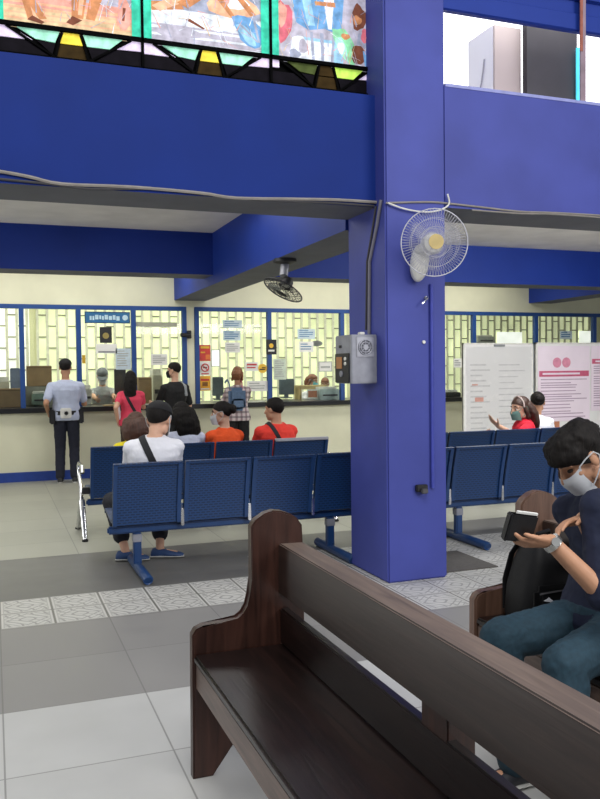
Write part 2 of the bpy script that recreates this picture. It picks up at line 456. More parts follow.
PICS.append([('stone', rect(0, 1, -.05, .55)), ('cloth', rect(0, 1, .3, .6)), ('grey', rect(0, 1, .55, 2.6)), *stripes('cloth', 0, .45, 4)]
            + [('skin', limb(.0, .55, .28, .62, .07, .06)), ('skin2', limb(.05, .52, .5, .95, .05, .07)), ('skin', limb(.28, .62, .6, 1.05, .06, .05)),
               ('skin2', blob(.72, .75, .24, .22, -.7)), ('pink', blob(.66, .82, .1, .08, -.7)), ('cloth', blob(.78, .78, .09, .11, -.5)), ('skin', limb(.55, .95, .78, .45, .03, .02)), ('skin', limb(.7, 1.05, .92, .62, .03, .03)),
               ('robe', blob(.88, .36, .13, .26, .3)), ('sky', blob(.86, .3, .06, .18, .4)), ('grey', limb(.8, .45, .96, .2, .012, .01)), ('grey', limb(.92, .6, .97, .2, .012, .01)),
               ('brown', limb(.32, .42, .47, .3, .022, .012)), ('cloth', limb(.5, .45, .62, .3, .05, .03)), ('stone', blob(.25, .2, .2, .1))])
PICS.append([('stone', rect(0, 1, -.05, 2.6)), ('sky', rect(.2, .7, -.05, .4)), ('cloth', rect(.3, .6, -.05, .35))]
            + [('red', blob(.06, .62, .1, .33)), ('pink', blob(.05, .72, .05, .2)), ('cloth', blob(.24, .2, .12, .2)), ('stone', blob(.27, .24, .05, .12)), ('grey', blob(.18, .1, .06, .08)),
               ('robe', [(.12, 1.2), (.2, .62), (.33, .52), (.5, .58), (.68, .5), (.72, 1.2)]), ('sky', limb(.3, 1.1, .36, .6, .05, .04)), ('cloth', limb(.55, 1.1, .56, .58, .06, .02)), ('skin', limb(.4, .98, .62, 1.0, .03, .04)),
               ('grey', limb(.36, .5, .38, .02, .015, .015)), ('grey', limb(.47, .5, .48, .02, .02, .015)), ('grey', limb(.6, .5, .58, .02, .012, .015)),
               ('green', blob(.72, .36, .1, .3, .25)), ('mint', blob(.69, .3, .05, .2, .25)), ('skin', blob(.73, .5, .05, .05)), ('cloth', blob(.68, .3, .04, .1)),
               ('brown', blob(.88, .85, .08, .22)), ('skin', blob(.86, .8, .05, .08)), ('grey', blob(.92, .45, .07, .14)), ('brown', blob(.88, .22, .09, .16)), ('red', blob(.95, .55, .05, .12)), ('robe', limb(.95, .3, .98, .05, .03, .04))])
PICS.insert(0, [('stone', rect(0, 1, -.05, 2.6)), ('robe', blob(.5, .6, .3, .5)), ('skin', blob(.5, .9, .1, .2))])
XB = [-.81, .055, .965, 1.845, 2.66]
SLAB = ['stained glass panel cut by the photo edge beside the bare legs panel', 'stained glass panel showing bare legs and a white loincloth on sand', 'stained glass panel showing a fallen bare-chested figure reaching out',
        'stained glass panel of robed figures in red, blue and green beside the pillar']
for i in range(4):
    x0, x1 = XB[i], XB[i+1]
    t = thing('stained_glass_window', SLAB[i], 'stained glass', ((x0+x1)/2, SY, 3.44), group='stained glass panels above the blue beam')
    bm, ms = picture(x0+.055, x1-.055, PICS[i])
    bmesh.ops.recalc_face_normals(bm, faces=bm.faces)
    obj('picture', bm, ms, t, smooth=False)
    for a, c in ((x0+.005, x0+.06), (x1-.06, x1-.005)):
        b = BM(); box(b, a, c, SY-.012, SY+.01, ZL, ZT); box(b, a+.048 if a < (x0+x1)/2-.1 else a-.006, a+.056 if a < (x0+x1)/2-.1 else a+.002, SY-.016, SY-.01, ZL, ZT)
        obj('border_strip', b, SG['teal'], t, smooth=False)
    b = BM()
    box(b, x0-.008, x0+.008, SY-.03, SY+.02, 3.44, ZT); box(b, x0, x1, SY-.03, SY+.02, ZL-.018, ZL+.006); box(b, x0, x1, SY-.03, SY+.02, 3.44, 3.49)
    box(b, x0, x1, SY+.012, SY+.03, 3.44, ZT)
    if i == 3: box(b, x1-.014, x1+.02, SY-.03, SY+.02, 3.44, ZT)
    w = x1-x0; P = lambda u, z: (x0+w*u, z)
    z1, zm, z0 = ZL-.018, 3.585, 3.49
    cells = [('lilac' if i else 'white', [P(.01, z1), P(.10, z1), P(.25, zm), P(.01, zm)]), ('mint', [P(.15, z1), P(.43, z1), P(.40, zm), P(.27, zm+.01)]), ('yellow', [P(.46, z1), P(.56, z1), P(.585, zm), P(.43, zm)]),
             ('mint' if i < 3 else 'lime', [P(.59, z1), P(.86, z1), P(.77, zm), P(.615, zm)]), ('lilac', [P(.92, z1), P(.99, z1), P(.99, zm+.01), P(.80, zm+.005)]),
             ('unlit', [P(.01, zm-.008), P(.25, zm-.008), P(.38, z0), P(.01, z0)]), ('unlit', [P(.28, zm), P(.40, zm-.006), P(.38, z0+.02)]), ('amber', [P(.43, zm-.008), P(.585, zm-.008), P(.62, z0), P(.39, z0)]),  # lower pieces coloured dark, as the backlight is blocked behind them
             ('unlit', [P(.62, zm-.006), P(.76, zm-.006), P(.65, z0+.01)]), ('unlit', [P(.80, zm-.004), P(.99, zm), P(.99, z0), P(.66, z0)])]
    if i == 3:
        cells[1] = ('olive', cells[1][1]); cells[2] = ('amber', cells[2][1]); cells[0] = ('lilac', [P(.01, z1), P(.08, z1), P(.08, zm+.02), P(.01, zm+.02)])
    def strip(a, c, wd=.007):
        d = V((c[0]-a[0], c[1]-a[1])).normalized(); n = V((-d.y, d.x))*wd
        prism(b, [(a[0]+n.x, a[1]+n.y), (a[0]-n.x, a[1]-n.y), (c[0]-n.x, c[1]-n.y), (c[0]+n.x, c[1]+n.y)], SY-.02, SY+.005)
    strip(P(.08, z1), P(.4, z0)); strip(P(.445, z1), P(.40, z0)); strip(P(.575, z1), P(.62, z0)); strip(P(.92, z1), P(.63, z0))
    obj('lead_frame', b, LEAD, t, smooth=False)
    for c, poly in cells:
        bm = BM(); prism(bm, poly, SY-.006, SY+.004); obj('glass_piece', bm, SG[c], t, smooth=False)

# ================================================================== UPPER OPENING (upper right)
b = BM()
CYF = 5.98
p0, p1 = on_y(492.5, 25, CYF), on_y(519.5, 60, CYF)
t = thing('storage_cabinet', 'beige and white cabinet standing in the bright upper opening', 'cabinet', ((p0.x+p1.x)/2, 6.2, 3.46))
b = BM(); box(b, p0.x, p1.x, CYF, CYF+.38, 3.46, p0.z); obj('body', b, mat('white_enamel', 'e9e8ef', .5, ns=2, na=.02), t, smooth=False)
b = BM(); box(b, p0.x+.006, p1.x, CYF-.02, CYF, 3.46, p0.z-.005); obj('front_panel', b, mat('beige_panel', 'bfb0aa', .6, ns=2, na=.02), t, smooth=False)
b = BM(); tube(b, [(p0.x-.004, CYF+.3, 3.47), (p0.x-.004, CYF+.22, 3.8), (p0.x-.004, CYF+.14, 4.05), (p0.x-.004, CYF+.12, 4.15)], .006, 6); obj('trailing_cord', b, mat('grey_cord', 'a8a6b0', .6), t)
b = BM(); box(b, p1.x+.003, on_y(575.5, 60, 5.9).x, 5.88, 5.94, 3.46, 4.5)
solo('dark_board', b, mat('charcoal_board', '3a373b', .6, ns=4, na=.15), 'dark charcoal board upright beside the beige cabinet in the upper opening', 'board', smooth=False)
q = on_y(578, 60, 5.85)
b = BM(); box(b, q.x-.014, q.x+.016, 5.84, 5.86, 3.46, 4.25)
solo('turquoise_strip', b, glow('turquoise_glow', '4fc8e0', .9), 'thin turquoise upright strip next to the reddish pole in the upper opening', 'light', smooth=False)  # upright turquoise strip, made emissive
q = on_y(581.5, 60, 5.17)
t = thing('pole', 'slim upright pole, reddish and grey, rising from the upper opening sill', 'pole', (q.x, 5.17, 3.53))
b = BM(); box(b, q.x-.024, q.x+.024, 5.15, 5.16, 3.53, 5.2); box(b, q.x-.006, q.x+.024, 5.16, 5.185, 3.53, 5.2); obj('shaft', b, mat('weathered_pole_paint', '8c7884', .6, ns=6, na=.3), t, smooth=False)
b = BM(); box(b, q.x-.03, q.x-.006, 5.146, 5.152, 3.9, 4.6); obj('rust_strip', b, mat('brown_rust', '9a5a4a', .7, ns=20, na=.3), t, smooth=False, label='rust red strip')

# ================================================================== WIRES AND THINGS ON THE PILLAR
WIRE = mat('dusty_grey_cable', '8a8580', .7); WIRE_D = mat('dark_cable', '3d3c40', .7); PIPE = mat('blue_painted_conduit', '3a44a0', .5)
def cable(pts, r, m, label, Y, n=6):
    b = BM(); P = [on_y(x, y, Y) if not isinstance(x, V) else x for x, y in pts]
    Q = []
    for i in range(len(P)-1):                                     # smooth the run
        p0, p1, p2, p3 = P[max(i-1, 0)], P[i], P[i+1], P[min(i+2, len(P)-1)]
        for k in range(4):
            t = k/4; Q.append(.5*((2*p1)+(p2-p0)*t+(2*p0-5*p1+4*p2-p3)*t*t+(3*p1-p0-3*p2+p3)*t**3))
    Q.append(P[-1]); tube(b, Q, r, n)
    return solo('cable', b, m, label, 'cable')
cable([(-60, 163), (0, 171.5), (30, 177), (62, 184), (130, 187), (200, 193), (235, 198), (290, 199), (340, 200), (386, 203)], .011, WIRE, 'upper grey cable drooping along the foot of the deep blue beam', 5.29)
cable([(-60, 172), (0, 179), (50, 184), (90, 189), (150, 189), (200, 194), (260, 200), (330, 203), (374, 206)], .008, WIRE_D, 'lower dark cable drooping along the foot of the deep blue beam', 5.293)
cable([(386, 203), (400, 202.5), (430, 202), (449, 203.5), (480, 207), (520, 211.5), (560, 213), (660, 219)], .007, WIRE, 'pale cable crossing the pillar above the white fan and on along the wall', 5.144)
cable([(388, 203), (405, 209), (425, 212), (440, 210), (449, 204), (447.5, 194)], .006, WHITE, 'short white cable looped and knotted above the white pillar fan', 5.128)
cable([(472, 210), (520, 213.5), (560, 214.5), (660, 222)], .006, WIRE, 'thin cable low on the beam, to the side of the white fan', 5.147)
def conduit(pts, r, m, label):
    b = BM(); tube(b, [on_x(x, y, 2.575-r) for x, y in pts], r, 8); return solo('conduit', b, m, label, 'pipe')
conduit([(381, 200), (377, 225), (369.5, 262), (369, 334)], .012, mat('grey_conduit', '6e6c78', .5), 'grey conduit running down the shaded pillar face to the grey box')
conduit([(376, 206), (372, 232), (367, 262), (366, 330)], .008, WIRE_D, 'dark wire beside the grey conduit on the shaded pillar face')
b = BM(); p = on_y(430.5, 300, 5.15); tube(b, [(p.x, 5.138, on_y(430, 284, 5.135).z), (p.x, 5.138, on_y(430, 488, 5.135).z)], .013, 10)
solo('conduit', b, PIPE, 'blue painted conduit running down the front of the pillar', 'pipe')
p = on_y(421, 488, 5.14)
t = thing('wall_socket', 'small black outlet low on the front of the blue pillar', 'socket', (p.x, 5.15, p.z-.03))
b = BM(); box(b, p.x-.045, p.x+.045, 5.115, 5.15, p.z-.025, p.z+.025, .006); obj('plate', b, mat('black_plastic', '1b1b1e', .5), t)
b = BM(); box(b, p.x-.02, p.x+.03, 5.085, 5.115, p.z-.035, p.z+.0, .006); obj('plug', b, mat('dark_grey_plastic', '48474a', .5), t)
p = on_y(424, 300, 5.14)
t = thing('wall_hook', 'small metal hook on the pillar just under the white fan', 'hook', (p.x, 5.15, p.z-.03))
b = BM(); disc(b, (p.x+.02, 5.145, p.z+.015), (0, 1, 0), .014, .012, 10); obj('base', b, GREYM, t)
b = BM(); tube(b, [(p.x+.025, 5.14, p.z+.02), (p.x+.005, 5.11, p.z+.01), (p.x-.02, 5.1, p.z-.02), (p.x-.035, 5.105, p.z-.03)], .006, 8); obj('prong', b, CHROME, t)
b = BM(); p = on_y(424, 342, 5.14); disc(b, (p.x, 5.145, p.z), (0, 1, 0), .012, .016, 10)
solo('screw_anchor', b, WHITE, 'tiny white stud on the pillar front below the hook', 'stud')

# grey equipment box on the pillar's shaded face
y0 = 5.3; x1 = 2.575; x0 = on_y(351.5, 360, y0).x; y1 = on_x(335.5, 360, x0).y; zt = on_y(365, 334.5, y0).z; zb = on_y(365, 383.5, y0).z
t = thing('ticket_machine', 'grey metal box with fan grille and black control panel mounted on the pillar', 'machine', ((x0+x1)/2, (y0+y1)/2, zb))
b = BM(); box(b, x0, x1, y0, y1, zb, zt, .006); obj('housing', b, GREYM, t)
fz = zt-.09; fx = (x0+x1)/2+.005
b = BM(); box(b, fx-.068, fx+.068, y0-.008, y0+.004, fz-.07, fz+.07, .004); obj('fan_plate', b, mat('pale_grey_metal', 'a2a3ac', .4, .2), t)
b = BM(); disc(b, (fx, y0-.009, fz), (0, 1, 0), .056, .004, 24); obj('fan_opening', b, mat('dark_grille', '4c4d56', .5), t)
b = BM()
for r in (.052, .036): tube(b, [(fx+r*math.cos(2*PI*k/24), y0-.013, fz+r*math.sin(2*PI*k/24)) for k in range(25)], .004, 6)
disc(b, (fx, y0-.014, fz), (0, 1, 0), .02, .006, 16)
for k in range(8):
    a = 2*PI*k/8; tube(b, [(fx, y0-.013, fz), (fx+.052*math.cos(a), y0-.013, fz+.052*math.sin(a))], .003, 5)
obj('fan_guard', b, mat('pale_grey_metal', 'a2a3ac'), t)
b = BM(); dy = y1-y0
box(b, x0-.008, x0+.002, y0+.1*dy, y1-.02*dy, zb+.005, zt-.13, .004); obj('control_panel', b, mat('black_plastic', '2b2b2e'), t)
b = BM(); box(b, x0-.012, x0-.007, y0+.52*dy, y0+.85*dy, zt-.24, zt-.155); obj('display', b, mat('amber_display', 'b07a4a', .5), t, smooth=False)
for k in range(2):
    b = BM(); disc(b, (x0-.011, y0+.3*dy, zt-.17-.035*k), (1, 0, 0), .013, .01, 12); obj('button', b, WHITE, t)
b = BM(); disc(b, (x0-.011, y0+.55*dy, zb+.07), (1, 0, 0), .022, .012, 14); obj('knob', b, GREYM, t)
b = BM(); box(b, x0-.004, x0+.002, y0+.6*dy, y0+.75*dy, zt-.09, zt-.07); obj('badge', b, mat('black_plastic', '2b2b2e'), t, smooth=False)
b = BM(); box(b, fx-.02, fx+.02, y0+.04, y0+.08, zt, zt+.02, .004); obj('cable_gland', b, WHITE, t)

# ------------------------------------------------------------------ fans
def guard(bm, c, ax, R, depth, wires, r=.0016, ring=.005):
    """round wire cage: two domed faces of radial wires and rings"""
    c = V(c); ax = V(ax).normalized(); a, d = frame_of(ax)
    def P(rr, an, s): return c+a*(rr*math.cos(an))+d*(rr*math.sin(an))+ax*(s*depth*(1-(rr/R)**2.6))
    for s in (1, -1):
        for k in range(wires):
            an = 2*PI*k/wires; tube(bm, [P(R*q, an, s) for q in (.18, .5, .8, 1)], r, 4, False)
        for q in (.18, .45, .72): tube(bm, [P(R*q, 2*PI*k/28, s) for k in range(29)], r*1.4, 4, False)
    tube(bm, [P(R, 2*PI*k/36, 0) for k in range(37)], ring, 6, False)
def blades(bm, c, ax, R, n, tw=.5):
    c = V(c); ax = V(ax).normalized(); a, d = frame_of(ax)
    for k in range(n):
        an = 2*PI*k/n+.4; rs = []
        for q, w in ((.14, .16), (.4, .36), (.7, .46), (.93, .36)):
            row = []
            for j in range(5):
                u = (j/4-.5)*w/q if q > .3 else (j/4-.5)*.8
                p = c+a*(R*q*math.cos(an+u))+d*(R*q*math.sin(an+u))+ax*((j/4-.5)*.06*tw)
                row.append(bm.verts.new(p))
            rs.append(row)
        for r0, r1 in zip(rs, rs[1:]):
            for j in range(4): bm.faces.new((r0[j], r0[j+1], r1[j+1], r1[j]))
fc = on_y(434.5, 242.5, 4.9); ax = V((-.34, -.94, -.06)).normalized()
t = thing('wall_fan', 'white wall fan in a round wire cage on the pillar', 'fan', (fc.x, 5.15, 2.15))
bp = on_y(419.5, 262, 5.1)
b = BM(); ellipsoid(b, (bp.x, 5.10, bp.z-.005), [V((1, 0, 0)), V((0, 1, 0)), V((.12, 0, 1)).normalized()], (.068, .06, .135), 20, 14); obj('base', b, WHITE, t)
b = BM(); tube(b, [(bp.x+.01, 5.08, bp.z+.06), (fc.x-.03, 5.06, fc.z-.03), fc-ax*.10], [.035, .035, .045], 12); obj('neck', b, WHITE, t)
b = BM(); tube(b, [fc-ax*.20, fc-ax*.18, fc-ax*.08, fc-ax*.05], [.045, .07, .075, .06], 20); obj('motor', b, WHITE, t)
b = BM(); guard(b, fc, ax, .226, .065, 70, .0011, .004); obj('wire_cage', b, mat('white_wire', 'b8b8c0', .4), t)
b = BM(); blades(b, fc, ax, .2, 3, .8); obj('blade_set', b, clear_plastic('smoky_clear_plastic', 'c0c0c8', .22), t)
b = BM(); disc(b, fc+ax*.066, ax, .05, .012, 24); obj('centre_badge', b, mat('yellowed_plastic', 'c2ad74', .5), t)

m0 = on_z(285, 259, 2.575); hc = V((m0.x, m0.y, 2.575))
fcx = on_y(283, 290, hc.y-.05); ax2 = V((-.52, -.10, -.85)).normalized()
t = thing('ceiling_fan', 'black oscillating fan hanging under the cross beam near the pillar', 'fan', hc)
BLK = mat('black_plastic', '1b1b1e')
b = BM(); tube(b, [hc, hc-V((0, 0, .03)), hc-V((0, 0, .05))], [.11, .11, .06], 20); obj('base', b, BLK, t)
b = BM(); tube(b, [hc-V((0, 0, .04)), hc*.35+fcx*.65+V((0, 0, .03))], .04, 10); obj('arm', b, mat('pale_grey_metal', 'a2a3ac'), t)
b = BM(); tube(b, [fcx-ax2*.13, fcx-ax2*.1, fcx-ax2*.03], [.04, .06, .06], 14); obj('motor', b, BLK, t)
b = BM(); guard(b, fcx, ax2, .2, .04, 26, .0022, .006); obj('wire_cage', b, mat('dark_wire', '2c2c30', .4), t)
b = BM(); blades(b, fcx, ax2, .175, 3); obj('blade_set', b, mat('pale_fan_blade', 'b9bcae', .5), t)
b = BM(); disc(b, fcx+ax2*.042, ax2, .035, .01, 16); obj('centre_badge', b, BLK, t)

# small black camera on the cream pier between the windows
p = on_y(189, 335, 12.0)
t = thing('camera', 'small black camera on the cream pier between two window groups', 'camera', (p.x, 12.1, p.z))
b = BM(); box(b, p.x-.01, p.x+.05, 12.05, 12.1, p.z-.05, p.z+.07, .006); obj('base', b, BLK, t)
b = BM(); tube(b, [(p.x-.12, 12.02, p.z), (p.x+.03, 12.03, p.z)], .03, 12); obj('barrel', b, BLK, t)

# ================================================================== WOODEN PEWS
WOOD = wood_material('dark_varnished_wood', '120b0a', '241613', .3)
WOOD_R = wood_material('reddish_varnished_wood', '2a1813', '452b23', .33, (9, 9, .9))
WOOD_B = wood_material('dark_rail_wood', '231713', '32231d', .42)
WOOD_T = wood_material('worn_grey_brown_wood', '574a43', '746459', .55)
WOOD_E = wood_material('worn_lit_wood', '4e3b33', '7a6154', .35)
def pew(label, loc):
    t = thing('church_pew', label, 'pew', loc, 0, 'dark wooden pews')
    L = 2.55                                                       # runs towards -y from the end panel
    prof = [(.0, .0), (.075, .0), (.155, .105), (.17, .25), (.30, .25), (.33, 0), (.445, 0), (.44, .30), (.445, .78), (.44, .911), (.42, .94), (.395, .957), (.36, .970), (.325, .975), (.29, .966), (.255, .945), (.236, .92),
            (.236, .72), (.232, .66), (.222, .62), (.205, .592), (.18, .575), (.045, .567), (.018, .556), (.005, .535)]
    for k, yy in enumerate((0, -L)):
        b = BM(); prism(b, prof, yy, yy+.05)
        es = [e for e in b.edges if abs(e.verts[0].co.y-e.verts[1].co.y) < 1e-4]
        bmesh.ops.bevel(b, geom=es, offset=.006, segments=2, affect='EDGES', clamp_overlap=True)
        obj('end_panel', b, WOOD_R, t, world=False)
    b = BM(); box(b, .008, .36, -L+.05, 0, .435, .465, .008); obj('seat', b, WOOD, t, world=False)
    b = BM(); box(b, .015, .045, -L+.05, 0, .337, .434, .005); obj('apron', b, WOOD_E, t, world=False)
    b = BM(); prism(b, [(.340, .658), (.395, .658), (.445, .825), (.442, .845), (.347, .847), (.343, .84)], -L+.05, 0)
    bmesh.ops.bevel(b, geom=[e for e in b.edges if abs(e.verts[0].co.y-e.verts[1].co.y) > .1], offset=.006, segments=2, affect='EDGES', clamp_overlap=True)
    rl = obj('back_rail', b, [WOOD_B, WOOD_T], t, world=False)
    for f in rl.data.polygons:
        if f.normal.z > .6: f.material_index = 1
    b = BM(); box(b, .345, .38, -L+.05, 0, .466, .602, .006); obj('lower_board', b, WOOD, t, world=False)
    for yy in (-1.27,):
        b = BM(); box(b, .350, .43, yy+.05, yy+.18, .0, .70, .004); obj('support_post', b, WOOD_R, t, world=False)
        b = BM(); box(b, .02, .40, yy, yy+.04, .0, .434, .004); obj('support_leg', b, WOOD, t, world=False)
    return t
pw = pew('dark wooden pew in front, empty, its long bench running to the camera', (.66, 2.93, 0))
for c in [o for o in pw.children if o.name.startswith('back_rail')]: pass
pw2 = copy_tree(pw)
WOOD_P = wood_material('lit_tan_wood', '4c362b', '6e5345', .4, (9, 9, .9))  # panel wood lightened to stand for light falling on it
ep = [c for c in pw2.children if c.name.startswith('end_panel') and abs(max(v.co.y for v in c.data.vertices)-.05) < .01][0]
ep.data = ep.data.copy(); ep.data.materials[0] = WOOD_P; ep['label'] = 'end panel with a rounded top, coloured paler as if lit'
pw2.location = (1.862, 2.93, 0); pw2['label'] = 'dark wooden pew carrying the man with the wallet and a black backpack'

# thin dark sheet standing in for the pillar's shadow on the tiles
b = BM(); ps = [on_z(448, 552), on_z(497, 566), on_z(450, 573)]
box(b, 3.07, 3.56, 5.26, 5.86, 0, .008, .003); solo('shadow_patch', b, mat('shadow_grey', '55524f', .9, ns=40), 'dark patch standing for the pillar shadow on the patterned tiles', 'shadow patch')

# ================================================================== STEEL WAITING BENCHES
NAVY = slotted_metal(); NAVYP = mat('navy_enamel', '193b6a', .35, ns=6, na=.1)
def bench(label, x, y, seats, pitch, legs, chrome=False, lit_rims=()):
    t = thing('waiting_bench', label, 'bench', (x, y, 0), 0, 'blue steel waiting benches')
    W = pitch*seats
    for i in range(seats):
        x0, x1 = pitch*i+.012, pitch*(i+1)-.012
        prof = [(.035, .365), (.03, .42), (.015, .52), (-.015, .66), (-.05, .79), (-.062, .822), (-.074, .832), (-.088, .826)]
        b = BM(); sheet(b, prof, x0, x1, .022); br = obj('backrest', b, NAVY, t, world=False)
        for xx in (x0, x1-.03):
            b = BM(); sheet(b, [(y_-.014, z_) for y_, z_ in prof[:6]], xx, xx+.03, .03); obj('edge_frame', b, NAVYP, br, world=False)
        if i in lit_rims:  # pale strip standing for light caught on this top edge
            b = BM(); box(b, x0, x1, -.10, -.055, .822, .85, .006); obj('lit_rim', b, mat('pale_grey_metal', 'a2a3ac'), br, label='pale strip for light caught on the top edge', world=False)
        sp = [(.06, .40), (.11, .385), (.2, .395), (.34, .42), (.42, .43), (.47, .42), (.49, .40)]
        b = BM(); sheet(b, sp, x0, x1, .022); obj('seat', b, NAVY, t, world=False)
    for i in range(1, seats):
        xx = pitch*i
        b = BM(); box(b, xx-.012, xx+.012, -.0, .05, .335, .47, .004); box(b, xx-.01, xx+.01, .045, .3, .345, .375, .003); obj('bracket', b, CHROME, t, label='bright metal bracket', world=False)
    b = BM(); box(b, -.02, W+.02, .06, .12, .295, .35, .012); obj('beam', b, NAVYP, t, world=False)
    if chrome:
        for xx in legs:
            b = BM(); tube(b, [(xx, .02, .60), (xx, .06, .655), (xx, .3, .665), (xx, .36, .64), (xx, .34, .55), (xx, .2, .47), (xx, .12, .33)], .018, 10); obj('armrest', b, CHROME, t, world=False)
            b = BM(); tube(b, [(xx, .12, .33), (xx, .02, .2), (xx, -.08, .03), (xx, -.1, .012)], [.03, .026, .022, .02], 10); tube(b, [(xx, .12, .33), (xx, .3, .2), (xx, .52, .03), (xx, .55, .012)], [.03, .026, .022, .02], 10)
            lg = obj('leg', b, CHROME, t, world=False)
            for yy in (-.1, .55):
                b = BM(); disc(b, (xx, yy, .008), (0, 0, 1), .028, .016, 12); obj('foot', b, BLK, lg, world=False)
        b = BM(); box(b, legs[0], .02, .07, .13, .40, .46, .008); obj('arm_support', b, BLK, t, world=False)
    else:
        for xx in legs:
            b = BM(); box(b, xx-.03, xx+.03, .06, .12, .05, .30, .008); lg = obj('leg', b, NAVYP, t, world=False)
            b = BM(); tube(b, [(xx, -.375, .035), (xx, -.37, .038), (xx, .36, .038), (xx, .365, .035)], [.028, .036, .036, .028], 12); obj('foot', b, NAVYP, lg, world=False)
            b = BM(); box(b, xx-.034, xx+.034, .055, .125, .225, .285, .004); obj('collar', b, GREYM, lg, label='pale metal collar', world=False)
    return t
B1 = bench('blue steel bench nearest, in front of the pillar, holding the man in the cap', .80, 6.15, 4, .535, (.20, 1.785))
B2 = bench('blue steel bench nearest the patterned tiles on the far side of the pillar', 3.14, 6.15, 4, .535, (.665, 1.75))
B3 = bench('blue steel bench with chrome end legs where the four people sit in a row', .80, 7.62, 4, .582, (-.055, 2.385), True, (3,))
B4 = bench('blue steel bench under the woman in red, before the notice boards', 3.91, 7.62, 4, .582, (-.055, 2.385), True)
# ================================================================== PAPERS, SIGNS AND BOARDS
GY = 12.1225                      # just in front of the window glass
INKG = mat('grey_print', '8c8f92', .8); INKB = mat('blue_print', '5a86ac', .8); INKR = mat('red_print', 'c23a3a', .7); INKK = mat('black_print', '26272a', .7)
def notice(name, label, px, m, cat='notice', Y=GY, marks=(), group=None, rim=None):
    """flat sheet between two pixel corners of the plane Y; marks: (u0,v0,u1,v1,material) in sheet coordinates, v from the top"""
    a, c = on_y(px[0], px[1], Y), on_y(px[2], px[3], Y)
    x0, x1, z1, z0 = a.x, c.x, a.z, c.z
    t = thing(name, label, cat, ((x0+x1)/2, Y, z0), 0, group)
    b = BM(); box(b, x0, x1, Y-.002, Y+.002, z0, z1); obj('sheet', b, m, t, smooth=False)
    if rim:
        b = BM(); w = .012
        for q in ((x0, x1, z1-w, z1), (x0, x1, z0, z0+w), (x0, x0+w, z0, z1), (x1-w, x1, z0, z1)): box(b, q[0], q[1], Y-.006, Y+.004, q[2], q[3])
        obj('frame', b, rim, t, smooth=False)
    by = {}
    for mk in marks: by.setdefault(mk[4].name, []).append(mk)
    for ms in by.values():
        b = BM()
        for u0, v0, u1, v1, m_ in ms:
            if len(ms[0]) == 5: box(b, x0+(x1-x0)*u0, x0+(x1-x0)*u1, Y-.004, Y-.002, z1-(z1-z0)*v1, z1-(z1-z0)*v0)
        obj('print', b, ms[0][4], t, smooth=False)
    return t, (x0, x1, z0, z1)
def lines(n, v0, v1, u0, u1, m, th=.4, seed=1):
    rnd = random.Random(seed); out = []
    for i in range(n):
        v = v0+(v1-v0)*i/n; out.append((u0, v, u0+(u1-u0)*rnd.uniform(.55, 1), v+(v1-v0)/n*th, m))
    return out
def ring_mark(t, x, z, r, w, m, Y, fill=False):
    b = BM(); disc(b, (x, Y-.003, z), (0, 1, 0), r, .002, 24)
    if not fill: pass
    return obj('emblem', b, m, t, smooth=False)
YEL = mat('yellow_print', 'e8b93a', .6); PBLUE = mat('pale_blue_paper', 'c4d4dc', .8); PGREY = mat('grey_paper', 'a9aca8', .8)
t, R_ = notice('header_sign', 'blue header sign with white lettering over the capped clerk\'s window', (84.5, 311.5, 130, 323.5), mat('header_blue', '2a6a9c', .5), 'sign', rim=mat('navy_sign_edge', '1c3f6c', .5))
b = BM(); rnd = random.Random(4); x = R_[0]+.07
while x < R_[1]-.14:                                              # blurred white lettering
    w = rnd.uniform(.02, .05); z = (R_[2]+R_[3])/2+rnd.uniform(-.012, .012); box(b, x, x+w, GY-.006, GY-.002, z-.02-rnd.uniform(0, .02), z+.03); x += w+.012
obj('lettering', b, mat('pale_lettering', 'bcd8e4', .6), t, smooth=False)
ring_mark(t, R_[1]-.07, (R_[2]+R_[3])/2, .04, .01, mat('pale_lettering', 'bcd8e4'), GY-.003)
t, R_ = notice('notice_plate', 'black square notice with a dull gold emblem under the blue header sign', (99.5, 327, 112, 343), INKK)
ring_mark(t, (R_[0]+R_[1])/2, (R_[2]+R_[3])/2-.01, .045, 0, mat('dull_gold', '9a8a4e', .5), GY)
notice('paper_notice', 'wide white paper taped below the black square notice', (96, 344, 117, 353.5), PAPER, marks=[(.1, .75, .9, .9, INKG)])
notice('paper_notice', 'tall pale paper beside the pink-shirted woman\'s head', (115.5, 348.5, 131, 369.5), PBLUE, marks=lines(7, .1, .9, .1, .9, PGREY))
notice('paper_notice', 'little yellow note on the glass beside the mullion near the guard\'s head', (82, 355, 85.5, 363.5), YEL)
notice('label_strip', 'long grey strip across the glass over the man in black', (136, 322, 177, 327), mat('grey_label', 'a2a494', .7), 'sign')
notice('paper_notice', 'faint white paper on the glass near the backpack man\'s face', (151, 354, 167.5, 365), PAPER, marks=lines(4, .15, .9, .1, .95, PGREY))
t, R_ = notice('poster', 'red and yellow poster, top of the three beside the second window frame', (199.5, 345, 210.5, 361), mat('red_poster', 'd2423a', .6), 'poster', marks=[(.1, .08, .9, .22, YEL), (.1, .42, .5, .5, YEL), (.55, .6, .95, .9, mat('orange_print', 'e07a3a', .6))])
t, R_ = notice('poster', 'white poster with a red prohibition ring, middle of the three', (199.5, 361.5, 210.5, 375), PAPER, 'poster', marks=[(.15, .86, .85, .95, INKR)])
cx_, cz_ = (R_[0]+R_[1])/2, (R_[2]+R_[3])/2+.01
b = BM(); tube(b, [(cx_+.055*math.cos(2*PI*k/24), GY-.004, cz_+.055*math.sin(2*PI*k/24)) for k in range(25)], .009, 6); tube(b, [(cx_-.04, GY-.004, cz_+.04), (cx_+.04, GY-.004, cz_-.04)], .007, 6)
obj('prohibition_ring', b, INKR, t); b = BM(); box(b, cx_-.03, cx_+.03, GY-.004, GY-.002, cz_-.008, cz_+.01); obj('symbol', b, INKK, t, smooth=False)
